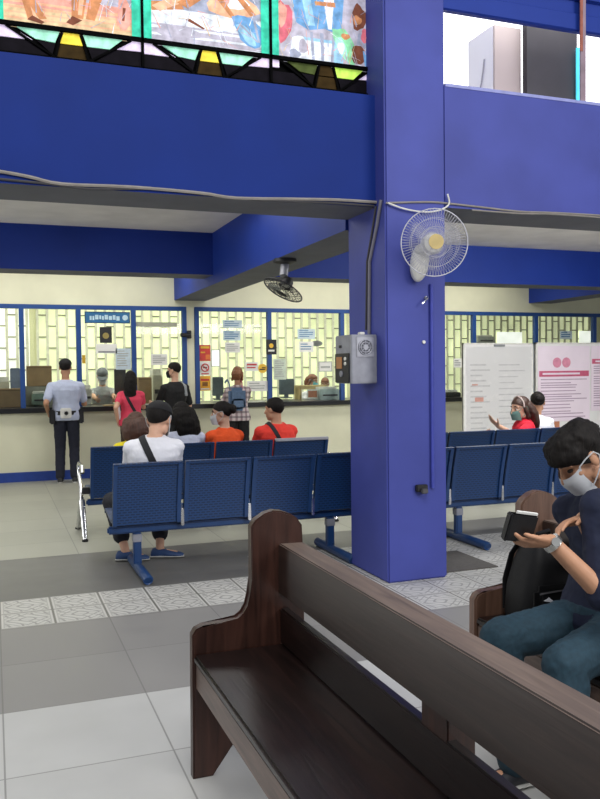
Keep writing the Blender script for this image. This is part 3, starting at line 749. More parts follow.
notice('poster', 'yellow and orange poster, lowest of the three', (199.5, 376, 210.5, 390.5), mat('amber_poster', 'e8aa34', .6), 'poster', marks=[(.12, .2, .88, .34, INKR), (.25, .42, .75, .7, mat('brown_print', '8a5a24', .6)), (.1, .84, .9, .92, PAPER)])
notice('bright_white_panel', 'bright white rectangle beside the red and yellow poster', (211, 349.5, 220, 366.5), glow('bright_white_glow', 'f4f8ee', 1.0), 'screen', rim=PGREY)  # emissive white rectangle
notice('paper_notice', 'pale blue paper high in the second window group', (222.5, 320, 242, 328), PBLUE, marks=lines(3, .15, .9, .1, .9, INKB, .3))
notice('paper_notice', 'blue printed paper above the plaid-shirted woman', (223, 330.5, 240.5, 340.5), PBLUE, marks=lines(4, .1, .95, .08, .95, INKB, .45))
notice('paper_notice', 'greyish white paper just over the plaid-shirted woman\'s head', (225, 342.5, 240, 352.5), PAPER, marks=lines(4, .15, .9, .1, .95, PGREY))
notice('paper_notice', 'white paper with red lines beside the round yellow sticker', (245.5, 362, 258, 371), PAPER, marks=[(.1, .2, .9, .38, INKR), (.1, .55, .8, .68, INKR)])
t, R_ = notice('paper_notice', 'white paper low on the glass under the round yellow sticker', (247, 381, 268, 391), PAPER, marks=lines(3, .2, .9, .1, .9, PGREY))
p = on_y(262.5, 368.5, GY)
t = thing('round_sticker', 'round yellow sticker with a dark curved mark on the glass', 'sticker', (p.x, GY, p.z-.07))
b = BM(); disc(b, (p.x, GY-.002, p.z), (0, 1, 0), .072, .004, 28); obj('disc', b, YEL, t, smooth=False)
b = BM(); box(b, p.x-.05, p.x+.04, GY-.007, GY-.004, p.z-.022, p.z-.005); box(b, p.x-.01, p.x+.05, GY-.007, GY-.004, p.z+.005, p.z+.02); obj('print', b, INKK, t, smooth=False)
t, R_ = notice('wall_sign', 'black upright sign with a yellow emblem on the blue mullion', (266, 339.5, 276.5, 354.5), INKK, 'sign', Y=12.0825, marks=[(.2, .68, .8, .8, PAPER)])
ring_mark(t, (R_[0]+R_[1])/2, (R_[2]+R_[3])/2+.02, .035, 0, YEL, 12.0825)
notice('paper_notice', 'tall greenish printed paper right after the mullion with the black sign', (273.5, 359, 286, 379.5), mat('pale_green_paper', 'c8d4c4', .8), marks=lines(8, .08, .92, .1, .92, PGREY))
notice('paper_notice', 'pale blue paper high beside the grey pillar box', (297.5, 329, 315, 339), PBLUE, marks=lines(4, .1, .9, .1, .95, INKB))
notice('paper_notice', 'white paper under the pale blue one near the grey pillar box', (299, 341.5, 313.5, 352), PAPER, marks=lines(3, .2, .9, .1, .9, INKB))
notice('paper_notice', 'small framed paper above the masked clerks', (318.5, 361.5, 332, 371.5), PAPER, rim=PGREY, marks=[(.15, .45, .85, .65, PGREY)])
notice('paper_notice', 'blue and white paper high on the glass over the pink notice board', (560, 331, 572, 339), PBLUE, marks=lines(3, .1, .9, .1, .9, INKB, .5))
notice('paper_notice', 'small grey paper on the glass beside the blank white board', (453.5, 358.5, 462, 367.5), PAPER, marks=lines(3, .2, .9, .1, .9, INKG))
b = BM(); p = on_y(316.5, 343.5, 12.16); disc(b, (p.x, 12.155, p.z), (0, 1, 0), .09, .05, 20); xform(b, Matrix.Translation(V((0, 0, p.z))) @ Matrix.Scale(.5, 4, V((0, 0, 1))) @ Matrix.Translation(V((0, 0, -p.z))))
solo('wall_clock', b, PGREY, 'grey oval object hanging behind the glass near the pillar box', 'clock')

# ------------------------------------------------------------------ boards standing before the counter
BY = 10.0
def board(label, px0, px1, py0, py1, nm):
    a, c = on_y(px0, py0, BY), on_y(px1, py0, BY)
    t = thing('notice_board', label, 'board', ((a.x+c.x)/2, BY, 0))
    b = BM(); box(b, a.x, c.x, BY, BY+.03, .32, a.z, .004); obj('panel', b, nm, t)
    b = BM()
    for q in ((a.x, a.x+.02, .32, a.z), (c.x-.02, c.x, .32, a.z), (a.x, c.x, a.z-.02, a.z), (a.x, c.x, .32, .34)): box(b, q[0], q[1], BY-.008, BY+.034, q[2], q[3])
    obj('frame', b, WHITE, t, smooth=False)
    for x in (a.x+.1, c.x-.1):
        b = BM(); tube(b, [(x, BY+.02, .34), (x, BY+.02, .03)], .018, 8); tube(b, [(x, BY-.25, .02), (x, BY+.3, .02)], .018, 8); obj('leg', b, GREYM, t)
    return t, a.x, c.x, a.z
BWH = mat('white_board', 'e6e5e4', .35, ns=2, na=.03)
t, x0, x1, zt = board('white board under crinkled clear plastic with faint print behind the woman in red', 463, 533, 343, 455, BWH)
b = BM(); rnd = random.Random(5)
nx, nz = 26, 30
g = [[b.verts.new((x0+.04+(x1-x0-.08)*i/nx, BY-.016+rnd.uniform(-.007, .007), .62+(zt-.05-.62)*j/nz)) for i in range(nx+1)] for j in range(nz+1)]
for j in range(nz):
    for i in range(nx): b.faces.new((g[j][i], g[j][i+1], g[j+1][i+1], g[j+1][i]))
m, nt, out = new_mat('crinkled_clear_film')
tr = nt.nodes.new('ShaderNodeBsdfTransparent'); gl = nt.nodes.new('ShaderNodeBsdfGlossy'); gl.inputs['Roughness'].default_value = .12; mx = nt.nodes.new('ShaderNodeMixShader'); mx.inputs[0].default_value = .16
nt.links.new(tr.outputs[0], mx.inputs[1]); nt.links.new(gl.outputs[0], mx.inputs[2]); nt.links.new(mx.outputs[0], out.inputs[0])
obj('plastic_film', b, m, t, angle=60)
FAINT = mat('faint_print', 'cdcccc', .8); FAINTR = mat('faint_red_print', 'd8a090', .8)
b = BM(); w = x1-x0
for i in range(15):
    z = zt-.32-.075*i; box(b, x0+.1*w, x0+w*(.32+.06*math.sin(i*2.1)), BY-.004, BY-.001, z, z+.022)
for i in range(12):
    z = zt-.32-.085*i; box(b, x0+.5*w, x0+w*(.8+.08*math.sin(i*1.7)), BY-.004, BY-.001, z, z+.016)
obj('print', b, FAINT, t, smooth=False)
b = BM(); box(b, x0+.16*w, x0+.28*w, BY-.006, BY-.004, zt-.83, zt-.77); box(b, x0+.12*w, x0+.2*w, BY-.006, BY-.004, zt-.6, zt-.58); obj('print', b, FAINTR, t, smooth=False, label='faint red print')
b = BM(); box(b, x0+.43*w, x0+.58*w, BY-.02, BY-.002, zt-.05, zt-.02); obj('clip', b, INKG, t, smooth=False, label='grey clip')
t, x0, x1, zt = board('white notice board with pink banner sheets behind the man with the wallet', 535.5, 668, 342.5, 455, BWH)
PINKP = mat('pinkish_sheet', 'e8dae6', .8, ns=4, na=.03); BAN = mat('crimson_banner', 'c25a78', .7); PCIRC = mat('rose_print', 'd48aa2', .8); LINE = mat('mauve_print', 'ae98ac', .8)
p0, p1 = on_y(537.5, 346, BY), on_y(589, 420, BY)
def sheet_print(label, q0, q1, ban, circ):
    t = thing('printed_sheet', label, 'poster', ((q0.x+q1.x)/2, BY-.01, q1.z))
    X0, X1, Z0, Z1 = q0.x, q1.x, q1.z, q0.z; W, H = X1-X0, Z1-Z0
    b = BM(); box(b, X0, X1, BY-.014, BY-.010, Z0, Z1); obj('sheet', b, PINKP, t, smooth=False)
    zb = Z1-H*ban
    b = BM(); box(b, X0+.02*W, X1-.02*W, BY-.018, BY-.014, zb-H*.075, zb); obj('banner', b, BAN, t, smooth=False, label='crimson banner')
    b = BM(); box(b, X0+.08*W, X0+.8*W, BY-.021, BY-.018, zb-H*.05, zb-H*.025); obj('lettering', b, PINKP, t, smooth=False)
    b = BM(); rnd = random.Random(int(ban*1000)); z = zb-H*.12
    while z > Z0+.05:
        box(b, X0+.05*W, X0+W*rnd.uniform(.6, .96), BY-.017, BY-.014, z, z+.014); z -= rnd.choice((.034, .034, .05))
    obj('print', b, LINE, t, smooth=False)
    if circ:
        for u in (.36, .54):
            b = BM(); disc(b, (X0+W*u, BY-.016, Z1-H*.22), (0, 1, 0), .075, .004, 20); obj('emblem', b, PCIRC, t, smooth=False)
    return t
sheet_print('pink sheet with two rosy circles and a crimson banner nearest the white board', p0, p1, .33, True)
sheet_print('pink sheet with a higher crimson banner next to the sheet with rosy circles', on_y(590.5, 346, BY), on_y(640, 409, BY), .20, False)
b = BM(); q0, q1 = on_y(544, 420.5, BY), on_y(559, 427.5, BY); box(b, q0.x, q1.x, BY-.012, BY-.009, q1.z, q0.z)
solo('brown_card', b, mat('orange_brown_card', 'b87a5c', .8), 'orange-brown card on the board under the pink sheet, beside the black-haired head', 'card', smooth=False)

# ================================================================== OFFICE CLUTTER (behind the glass)
CARD = mat('cardboard', 'a0845e', .85, ns=8, na=.1); CARD_D = mat('cardboard_tape', 'b89a6c', .6); BEIGE = mat('beige_plastic', 'c0bfae', .5); TEALG = mat('grey_green_plastic', '8ea596', .5); DESK = mat('pale_desk_top', 'c9b27c', .5)
def carton(label, px, Y, d, rz=0, group=None):
    a, c = on_y(px[0], px[1], Y), on_y(px[2], px[3], Y); w, h = c.x-a.x, a.z-c.z
    t = thing('cardboard_box', label, 'box', ((a.x+c.x)/2, Y+d/2, c.z), rz, group)
    b = BM(); box(b, -w/2, w/2, -d/2, d/2, 0, h, .004); bx = obj('carton', b, CARD, t, world=False)
    b = BM(); box(b, -w/2-.002, w/2+.002, -.03, .03, h*.5, h+.003); obj('tape', b, CARD_D, t, smooth=False, world=False)
    b = BM(); box(b, -w/2, w/2, -d/2-.004, -d/2, h-.03, h-.022); obj('flap_seam', b, mat('box_crease', '6a5236', .9), t, smooth=False, world=False)
def monitor(label, px, Y, m=None, rz=0):
    a, c = on_y(px[0], px[1], Y), on_y(px[2], px[3], Y); w, h = c.x-a.x, a.z-c.z
    t = thing('computer_monitor', label, 'monitor', ((a.x+c.x)/2, Y+.1, c.z), rz)
    b = BM(); box(b, -w/2, w/2, -.03, .03, h*.18, h, .01); obj('screen_shell', b, m or BEIGE, t, world=False)
    b = BM(); box(b, -.03, .03, -.01, .04, .01, h*.3); obj('stand', b, m or BEIGE, t, world=False)
    b = BM(); box(b, -w*.3, w*.3, -.08, .1, 0, .015, .004); obj('base', b, m or BEIGE, t, world=False)
def printer(label, px, Y, m, d=.35):
    a, c = on_y(px[0], px[1], Y), on_y(px[2], px[3], Y); w, h = c.x-a.x, a.z-c.z
    t = thing('office_printer', label, 'printer', ((a.x+c.x)/2, Y+d/2, c.z))
    b = BM(); box(b, -w/2, w/2, -d/2, d/2, 0, h*.82, .015); obj('body', b, m, t, world=False)
    b = BM(); box(b, -w*.42, w*.42, -d*.3, d*.42, h*.8, h, .01); obj('lid', b, WHITE, t, world=False)
    b = BM(); box(b, -w*.36, w*.36, -d/2-.02, -d/2+.01, h*.3, h*.42, .003); obj('tray', b, mat('dark_grey_plastic', '48474a'), t, world=False)
carton('brown carton behind the glass beside the guard\'s head', (27, 366, 52, 386), 12.85, .4)
b = BM(); p0, p1 = on_y(25, 386.3, 12.85), on_y(53, 386.3, 12.85); box(b, p0.x, p1.x, 12.86, 13.25, 1.03, p0.z, .01)
solo('file_box', b, mat('grey_desk', '98998c', .6), 'grey file box under the brown carton beside the guard', 'box')
carton('brown carton low behind the glass at the photo edge', (-4, 389, 21, 407), 12.55, .28)
carton('brown carton behind the glass next to the man in black', (139, 377.5, 152, 404), 12.5, .3)
printer('grey-green printer on the ledge under the tilted brown carton', (32, 391.5, 47, 405), 12.5, TEALG, .3)
printer('pale machine at the photo edge behind the glass', (-6, 377, 10, 404), 12.9, BEIGE)
printer('light desktop machine below the little yellow note', (84, 385, 92, 404.5), 12.9, WHITE, .3)
printer('grey tower machine next to the backpack man\'s elbow', (153, 369, 163, 404), 12.85, BEIGE, .4)
monitor('dark monitor behind the capped clerk, beside the tall pale paper', (115, 369, 127, 400), 13.05, mat('dark_grey_plastic', '48474a'))
monitor('beige monitor beside the guard behind the blue mullion', (10, 368, 21, 403), 12.9, mat('blue_grey_plastic', '7886a0'))
monitor('dark monitor beyond the plaid-shirted woman\'s shoulder', (214, 377, 225, 400), 12.9, mat('slate_plastic', '5d6c74'))
monitor('slate monitor beside the mullion with the black sign', (281, 379, 296, 398), 12.9, mat('slate_plastic', '5d6c74'))
printer('pale blue machine on the ledge next to the grey pillar box', (320, 387, 340, 399.5), 12.4, mat('pale_blue_plastic', 'b6c6c6'), .3)
b = BM(); p0, p1 = on_y(300, 385.5, 12.78), on_y(327, 389, 12.78); box(b, p0.x, p1.x, 12.78, 13.08, p1.z, p0.z, .004); box(b, p0.x, p0.x+.03, 12.79, 13.06, 1.03, p1.z+.01); box(b, p1.x-.03, p1.x, 12.79, 13.06, 1.03, p1.z+.01)
solo('desk_shelf', b, DESK, 'yellowish wooden shelf in front of the masked clerks', 'shelf')
notice('picture_print', 'small orange and white print leaning under the yellowish shelf', (307, 389.5, 318, 398.5), PAPER, 'picture', Y=12.5, marks=[(.1, .15, .9, .85, mat('orange_brown_card', 'b87a5c'))])
printer('dark machine on the counter between the pillar and the white board', (444, 390, 461, 403), 12.3, mat('black_plastic', '2b2b2e'), .3)
printer('grey air unit high in the window above the white board', (478, 335, 495, 343.5), 14.74, PGREY, .2)
notice('bright_white_panel', 'bright white panel high in the window above the white board', (497, 332, 522, 343.5), glow('bright_white_glow', 'f4f8ee', 1.0), 'screen', Y=14.936)
notice('bright_white_panel', 'bright white panel high in the window above the pink sheets', (579, 331, 594, 344), glow('bright_white_glow', 'f4f8ee', 1.0), 'screen', Y=14.936)
for i, (px, lb) in enumerate((((107, 403.5, 119, 405.5), 'open folder on the counter between the guard and the woman in pink'), ((141, 402, 150, 404.5), 'white papers on the counter in front of the man in black'), ((240, 398, 252, 400.5), 'white form on the counter by the plaid-shirted woman'))):
    p = on_z(px[0], px[3]+1.5, 1.03); q = on_z(px[2], px[3], 1.03)
    b = BM(); box(b, p.x, q.x, 12.15+.03*i, 12.32, 1.031, 1.043, .002); solo('paper_stack', b, CARD_D if i == 0 else PAPER, lb, 'papers')
# ================================================================== PEOPLE
SKIN = mat('skin_tan', 'b98a6c', .55, ns=20, na=.06); SKIN_L = mat('skin_light', 'cfa288', .55, ns=20, na=.06); SKIN_D = mat('skin_shaded_tan', 'a27a62', .5, ns=20, na=.06)
HAIR = mat('black_hair', '120e0c', .7, ns=90, na=.5, bump=.4, stretch=(1, 1, .15), spec=.25); HAIR_B = mat('brown_hair', '4a2c1e', .5, ns=90, na=.4, bump=.5, stretch=(1, 1, .15)); HAIR_A = mat('auburn_hair', '7a4a2c', .5, ns=90, na=.4, bump=.5, stretch=(1, 1, .15))
EYEW = mat('eye_white', 'e8e4de', .3); LIPS = mat('lips', '9a5a50', .5); BROW = mat('eyebrow', '1e1611', .8)

def remesh(bm, voxel, smooth=4, noise_amt=0.):
    me = bpy.data.meshes.new('tmp'); bmesh.ops.recalc_face_normals(bm, faces=bm.faces); bm.to_mesh(me); bm.free()
    o = bpy.data.objects.new('tmp', me); COL.objects.link(o)
    r = o.modifiers.new('r', 'REMESH'); r.mode = 'VOXEL'; r.voxel_size = voxel; r.use_smooth_shade = True
    s = o.modifiers.new('s', 'SMOOTH'); s.factor = .5; s.iterations = smooth
    dg = bpy.context.evaluated_depsgraph_get(); dg.update()
    me2 = bpy.data.meshes.new_from_object(o.evaluated_get(dg), depsgraph=dg)
    bpy.data.objects.remove(o); bpy.data.meshes.remove(me)
    out = bmesh.new(); out.from_mesh(me2); bpy.data.meshes.remove(me2)
    if noise_amt:
        for v in out.verts:
            v.co += v.normal*(noise.noise(v.co*22)*noise_amt+noise.noise(v.co*60)*noise_amt*.4)
    return out
def cut(bm, co, no, fill=True):
    """throw away what lies on the +no side"""
    r = bmesh.ops.bisect_plane(bm, geom=bm.verts[:]+bm.edges[:]+bm.faces[:], plane_co=co, plane_no=no, clear_outer=True)
    if fill:
        es = [e for e in r['geom_cut'] if isinstance(e, bmesh.types.BMEdge)]
        if es: bmesh.ops.edgeloop_fill(bm, edges=es)
def ik(a, c, l1, l2, pole):
    a, c = V(a), V(c); d = c-a; L = min(d.length, (l1+l2)*.999); d.normalize(); c = a+d*L
    x = (l1*l1-l2*l2+L*L)/(2*L); h = math.sqrt(max(l1*l1-x*x, 0))
    p = V(pole)-d*V(pole).dot(d)
    p.normalize(); return a+d*x+p*h, c

def hand(bm, wrist, d, palm_n, thumb, s, curl=(.35, .4, .45, .55), thumb_open=.6):
    """d: direction of the fingers, palm_n: out of the palm, thumb: side on which the thumb sits"""
    d = V(d).normalized(); n = V(palm_n); n = (n-d*n.dot(d)).normalized(); t = d.cross(n)
    if t.dot(V(thumb)) < 0: t = -t
    w = V(wrist); k = w+d*.088*s
    rs = []
    for q, wd, th in ((-.02, .026, .020), (.0, .028, .019), (.03, .036, .017), (.065, .041, .014), (.09, .040, .012)):
        rs.append([w+d*(q*s)+t*(wd*s*math.cos(2*PI*i/12))+n*(th*s*math.sin(2*PI*i/12)) for i in range(12)])
    rings(bm, rs)
    ellipsoid(bm, w+d*.035*s+t*.022*s+n*.008*s, [d, t, n], (.032*s, .018*s, .015*s), 10, 6)       # ball of the thumb
    for j, (off, ln) in enumerate(((.030, .9), (.0105, 1.), (-.0095, .94), (-.0285, .74))):
        p = k+t*(off*s)-d*(abs(off-.008)*.18*s); a = curl[j]; spread = off*1.6
        dirn = (d+t*spread).normalized(); ang = 0
        for seg, (L, r0, r1) in enumerate(((.042, .0092, .0085), (.026, .0084, .0076), (.021, .0075, .0062))):
            ang += a*(.7, 1.1, .8)[seg]
            dd = dirn*math.cos(ang)+n*math.sin(ang)
            q = p+dd*(L*ln*s); capsule(bm, p, q, r0*s, r1*s, 8); p = q
    p = w+d*.03*s+t*.03*s+n*.004*s
    for L, r0, r1, o in ((.038, .0125, .0105, 1.), (.03, .0102, .009, .75), (.024, .009, .0072, .5)):
        dd = (d*.75+t*thumb_open*o+n*.35*(1.2-o)).normalized(); q = p+dd*L*s; capsule(bm, p, q, r0*s, r1*s, 8); p = q

def head_frame(look, up=(0, 0, 1)):
    f = V(look).normalized(); l = V(up).cross(f).normalized(); u = f.cross(l); return f, l, u
def head_prims(bm, c, f, l, u, s):
    P = lambda a, b_, d: V(c)+f*(a*s)+l*(b_*s)+u*(d*s)
    ax = [f, l, u]
    ellipsoid(bm, P(-.012, 0, .028), ax, (.096*s, .075*s, .090*s), 20, 14)
    ellipsoid(bm, P(.028, 0, -.035), ax, (.062*s, .060*s, .072*s), 16, 12)
    ellipsoid(bm, P(.052, 0, -.088), ax, (.034*s, .034*s, .024*s), 12, 8)
    for k in (1, -1):
        ellipsoid(bm, P(.052, .034*k, -.018), ax, (.030*s, .026*s, .026*s), 10, 8)                # cheeks
        ellipsoid(bm, P(.0, .05*k, -.065), ax, (.035*s, .018*s, .03*s), 10, 8)                    # jaw corner
        ellipsoid(bm, P(-.008, .078*k, -.005), ax, (.020*s, .010*s, .032*s), 10, 8)               # ear
        capsule(bm, P(.079, .012*k, .030), P(.068, .046*k, .028), .011*s, .009*s, 8)              # brow ridge
        ellipsoid(bm, P(.094, .011*k, -.036), ax, (.012*s, .009*s, .009*s), 8, 6)                 # nostril
    capsule(bm, P(.084, 0, .016), P(.108, 0, -.030), .010*s, .014*s, 10)                          # nose
    capsule(bm, P(.084, -.016, -.064), P(.084, .016, -.064), .010*s, .010*s, 8)                   # lips
    return P
def face_parts(root, P, f, l, u, s, lids=False):
    for k in (1, -1):
        b = BM(); ellipsoid(b, P(.0745, .031*k, .006), [f, l, u], (.011*s, .014*s, (.006 if lids else .0085)*s), 10, 8); e = obj('eye', b, EYEW if not lids else BROW, root)
        if not lids:
            b = BM(); ellipsoid(b, P(.083, .031*k, .006), [f, l, u], (.004*s, .0065*s, .0065*s), 10, 6); obj('iris', b, BROW, e)
        b = BM(); tube(b, [P(.089, .014*k, .033), P(.086, .032*k, .040), P(.071, .052*k, .034)], [.004*s, .005*s, .003*s], 8); obj('eyebrow', b, BROW, root)
    b = BM(); ellipsoid(b, P(.0935, 0, -.059), [f, l, u], (.006*s, .021*s, .004*s), 12, 6); ellipsoid(b, P(.093, 0, -.069), [f, l, u], (.007*s, .018*s, .005*s), 12, 6); obj('mouth', b, LIPS, root)

SHOE = mat('dark_shoe', '22232a', .5)
def person(label, base, spec):
    """spec: joints in world space and clothing"""
    S = spec; s = S.get('s', 1.); vox = S.get('vox', .008); skin = S.get('skin', SKIN)
    root = thing('person', label, 'person', base, 0, S.get('group'))
    F = V((math.cos(S['face']), math.sin(S['face']), 0)); L = V((-F.y, F.x, 0))
    pel, neck, hc = V(S['pelvis']), V(S['neck']), V(S['head'])
    U = (neck-pel).normalized(); Ft = L.cross(U).normalized()
    fem = S.get('fem', False)
    shw = S.get('shw', .172 if not fem else .152)*s
    shl, shr = neck-U*.095*s+L*shw, neck-U*.095*s-L*shw
    if 'shl' in S: shl = V(S['shl'])
    if 'shr' in S: shr = V(S['shr'])
    ua, fa, th, sh = .285*s, .25*s, S.get('th', .42*s), S.get('sh', .42*s)
    lel, lwr = ik(shl, S['lw'], ua, fa, S.get('lpole', (-F+L*.25-V((0, 0, .6)))))
    rel, rwr = ik(shr, S['rw'], ua, fa, S.get('rpole', (-F-L*.25-V((0, 0, .6)))))
    hl, hr = pel+L*.088*s-U*.02*s, pel-L*.088*s-U*.02*s
    kp = S.get('kpole', F+V((0, 0, .3)))
    lkn, lan = ik(hl, S['la'], th, sh, S.get('lkpole', kp)); rkn, ran = ik(hr, S['ra'], th, sh, S.get('rkpole', kp))
    footd = S.get('footd', F)
    fl, ll, ul = head_frame(S.get('look', F), S.get('hup', (0, 0, 1)))
    def torso(bm, g, t0=-.10, t1=1., bust=0.):
        prof = [(-.10, .160, .112), (.0, .170, .122), (.18, .155, .112), (.36, .142, .105), (.55, .156, .116), (.72, .172, .124), (.84, .160, .108), (.93, .112, .084), (1.0, .064, .060)]
        if fem: prof = [(-.10, .165, .115), (.0, .170, .120), (.18, .146, .104), (.36, .126, .094), (.55, .136, .108), (.70, .150, .120), (.84, .140, .098), (.93, .095, .074), (1.0, .052, .054)]
        D = neck-pel; rs = []; wd = S.get('wide', 1.)
        for t, rx, ry in prof:
            if t < t0-.01 or t > t1+.01: continue
            c = pel+D*t-Ft*(.012*s*math.sin(PI*max(0, min(1, t))))
            if 'bend' in S: c = c-Ft*(S['bend']*math.sin(PI*max(0, min(1, t))))
            rs.append([c+L*((rx*wd*s+g)*math.cos(2*PI*i/20))+Ft*((ry*s+g)*math.sin(2*PI*i/20)) for i in range(20)])
        rings(bm, rs)
        for a in (shl, shr):
            c = neck-U*.075*s; capsule(bm, c+(a-c)*.25, a, .062*s+g*.6, .054*s+g, 12)
    arms = ((shl, lel, lwr), (shr, rel, rwr)); legs = ((hl, lkn, lan), (hr, rkn, ran))
    # ---- body: one continuous skin
    b = BM(); torso(b, -.004)
    for a, e, w in arms:
        capsule(b, a, e, .048*s, .037*s); capsule(b, e, w, .037*s, .026*s)
    for h, k, a in legs:
        capsule(b, h, k, .076*s, .052*s); capsule(b, k, a, .051*s, .034*s); ellipsoid(b, k+(a-k)*.3-footd*.012*s, [footd, V((0, 0, 1)).cross(footd), V((0, 0, 1))], (.05*s, .046*s, .10*s), 12, 8)
        capsule(b, a-V((0, 0, .04*s))-footd*.02*s, a+footd*.13*s-V((0, 0, .06*s)), .034*s, .026*s)
    capsule(b, neck-U*.03*s, hc-fl*.025*s-ul*.04*s, .054*s, .05*s)
    hd = S.get('hands', {})
    for key, (a, e, w) in zip('lr', arms):
        h = hd.get(key, {}); dirn = V(h.get('d', (w-e))); side = L if key == 'r' else -L
        hand(b, w, dirn, h.get('n', side), h.get('t', F), s*S.get('hs', 1.), h.get('curl', (.35, .4, .45, .5)), h.get('open', .6))
    P = head_prims(b, hc, fl, ll, ul, s*S.get('heads', 1.))
    hs_ = s*S.get('heads', 1.)
    obj('body', remesh(b, vox, S.get('sm', 3)), skin, root)
    if S.get('visible_face', True): face_parts(root, P, fl, ll, ul, hs_, S.get('lids', False))
    # ---- clothes
    sl = S.get('sleeve', .62)
    b = BM(); torso(b, .013*s)
    for a, e, w in arms:
        if sl <= 1: capsule(b, a, a+(e-a)*sl, .062*s, .060*s)
        else: capsule(b, a, e, .062*s, .054*s); capsule(b, e, e+(w-e)*(sl-1), .054*s, .054*s-.014*s*(sl-1))
    sm_ = remesh(b, max(vox, .007), 3, .004*s)
    cut(sm_, neck+U*S.get('cutz', .022)*s, (U*1.+Ft*S.get('cutf', .45)).normalized(), False)
    shirt = obj('shirt', sm_, S['shirt'], root)
    tl = S.get('tlen', .97)
    b = BM(); tr_g = .012*s
    rs = []
    D = neck-pel
    for t, rx, ry in ((-.12, .150, .11), (-.04, .170, .125), (.06, .168, .122), (.14, .158, .115)):
        c = pel+D*t; rs.append([c+L*(rx*s*math.cos(2*PI*i/20))+Ft*(ry*s*math.sin(2*PI*i/20)) for i in range(20)])
    rings(b, rs)
    for h, k, a in legs:
        capsule(b, h, k, .092*s, .076*s); e = k+(a-k)*tl; capsule(b, k, e, .075*s, .064*s if tl > .8 else .068*s)
    obj('trousers', remesh(b, max(vox, .007), 4, .005*s), S['trousers'], root)
    for h, k, a in legs:
        b = BM(); fx = V((footd.x, footd.y, 0)).normalized(); sx = V((0, 0, 1)).cross(fx); z0 = a.z-.085*s
        rs = []
        for q, w_, hgt in ((-.075, .026, .05), (-.06, .036, .075), (0, .038, .085), (.06, .043, .062), (.12, .048, .048), (.165, .042, .04), (.19, .022, .028)):
            c = V((a.x, a.y, max(0.002, z0)))+fx*(q*s); rs.append([c+sx*(w_*s*math.cos(2*PI*i/14))+V((0, 0, hgt*s*.5+hgt*s*.5*math.sin(2*PI*i/14))) for i in range(14)])
        rings(b, rs); so = obj('shoe', b, S.get('shoes', SHOE), root)
        b = BM(); rs = []
        for q, w_ in ((-.078, .03), (-.06, .039), (0, .041), (.06, .046), (.12, .051), (.17, .044), (.194, .022)):
            c = V((a.x, a.y, max(0.001, z0)))+fx*(q*s); rs.append([c+sx*(w_*s*math.cos(2*PI*i/14))+V((0, 0, .009*s+.009*s*math.sin(2*PI*i/14))) for i in range(14)])
        rings(b, rs); obj('sole', b, S.get('soles', mat('pale_sole', 'b9b9b4', .7)), so)
    # ---- hair and headgear
    hm = S.get('hairm', HAIR); st = S.get('hair', 'short'); ax = [fl, ll, ul]
    if st != 'bald':
        b = BM(); ellipsoid(b, P(-.016, 0, .036), ax, (.104*hs_, .083*hs_, .094*hs_), 22, 16)
        if st == 'thick': ellipsoid(b, P(.02, 0, .066), ax, (.088*hs_, .078*hs_, .066*hs_), 18, 12); ellipsoid(b, P(-.04, 0, .05), ax, (.085*hs_, .088*hs_, .085*hs_), 18, 12)
        bb = remesh(b, .008*hs_, 1, .011 if st == 'thick' else .003)
        cut(bb, P(.072, 0, .060), (fl*.55-ul*.83).normalized()) if st != 'thick' else cut(bb, P(.085, 0, .038), (fl*.50-ul*.86).normalized())
        if st in ('long', 'pony', 'bun', 'mid'):
            ln = S.get('hlen', .34)+.06; dn = V(S.get('hdir', -ul*.98-fl*.10)).normalized(); q0 = P(-.05, 0, .075); bb2 = BM()
            if st in ('long', 'mid'):
                w0 = S.get('hw', .094)
                rs = []
                for t, w_, d_ in ((0, .05, .045), (.1, w0-.012, .066), (.25, w0, .072), (.45, w0+.006, .066), (.7, w0, .052), (.92, w0-.02, .034), (1, .045, .018)):
                    c = q0+dn*(ln*t)-fl*(.03*math.sin(PI*t)); rs.append([c+ll*(w_*hs_*math.cos(2*PI*i/16))+fl*(d_*hs_*math.sin(2*PI*i/16)) for i in range(16)])
                rings(bb2, rs)
                for k in (1, -1): capsule(bb2, P(-.0, .074*k, .02), P(-.03, .078*k, -.09), .02*hs_, .022*hs_)
            elif st == 'pony':
                tube(bb2, [P(-.09, 0, .05), P(-.135, 0, .04), P(-.15, 0, -.03), P(-.14, 0, -.13), P(-.12, 0, -.2)], [.02*hs_, .034*hs_, .04*hs_, .034*hs_, .01*hs_], 10)
            else: ellipsoid(bb2, P(-.115, 0, .035), ax, (.05*hs_, .055*hs_, .052*hs_), 14, 10)
            bb2 = remesh(bb2, .009, 1, .006); me = bpy.data.meshes.new('t'); bb2.to_mesh(me); bb2.free(); bb.from_mesh(me); bpy.data.meshes.remove(me)
        obj('hair', bb, hm, root)
    if 'cap' in S:
        b = BM(); ellipsoid(b, P(-.012, 0, .046), ax, (.108*hs_, .090*hs_, .086*hs_), 22, 14); cut(b, P(0, 0, .044), (-ul*1.-fl*.12).normalized()); cp = obj('cap', b, S['cap'], root)
        b = BM(); rs = []
        for q, w_ in ((.07, .078), (.11, .074), (.15, .055), (.17, .022)): rs.append([P(q, w_*math.cos(2*PI*i/14), .048-(q-.07)*.28-.018*abs(math.cos(2*PI*i/14))**2+.004*math.sin(2*PI*i/14)) for i in range(14)])
        rings(b, rs); obj('cap_brim', b, S['cap'], cp)
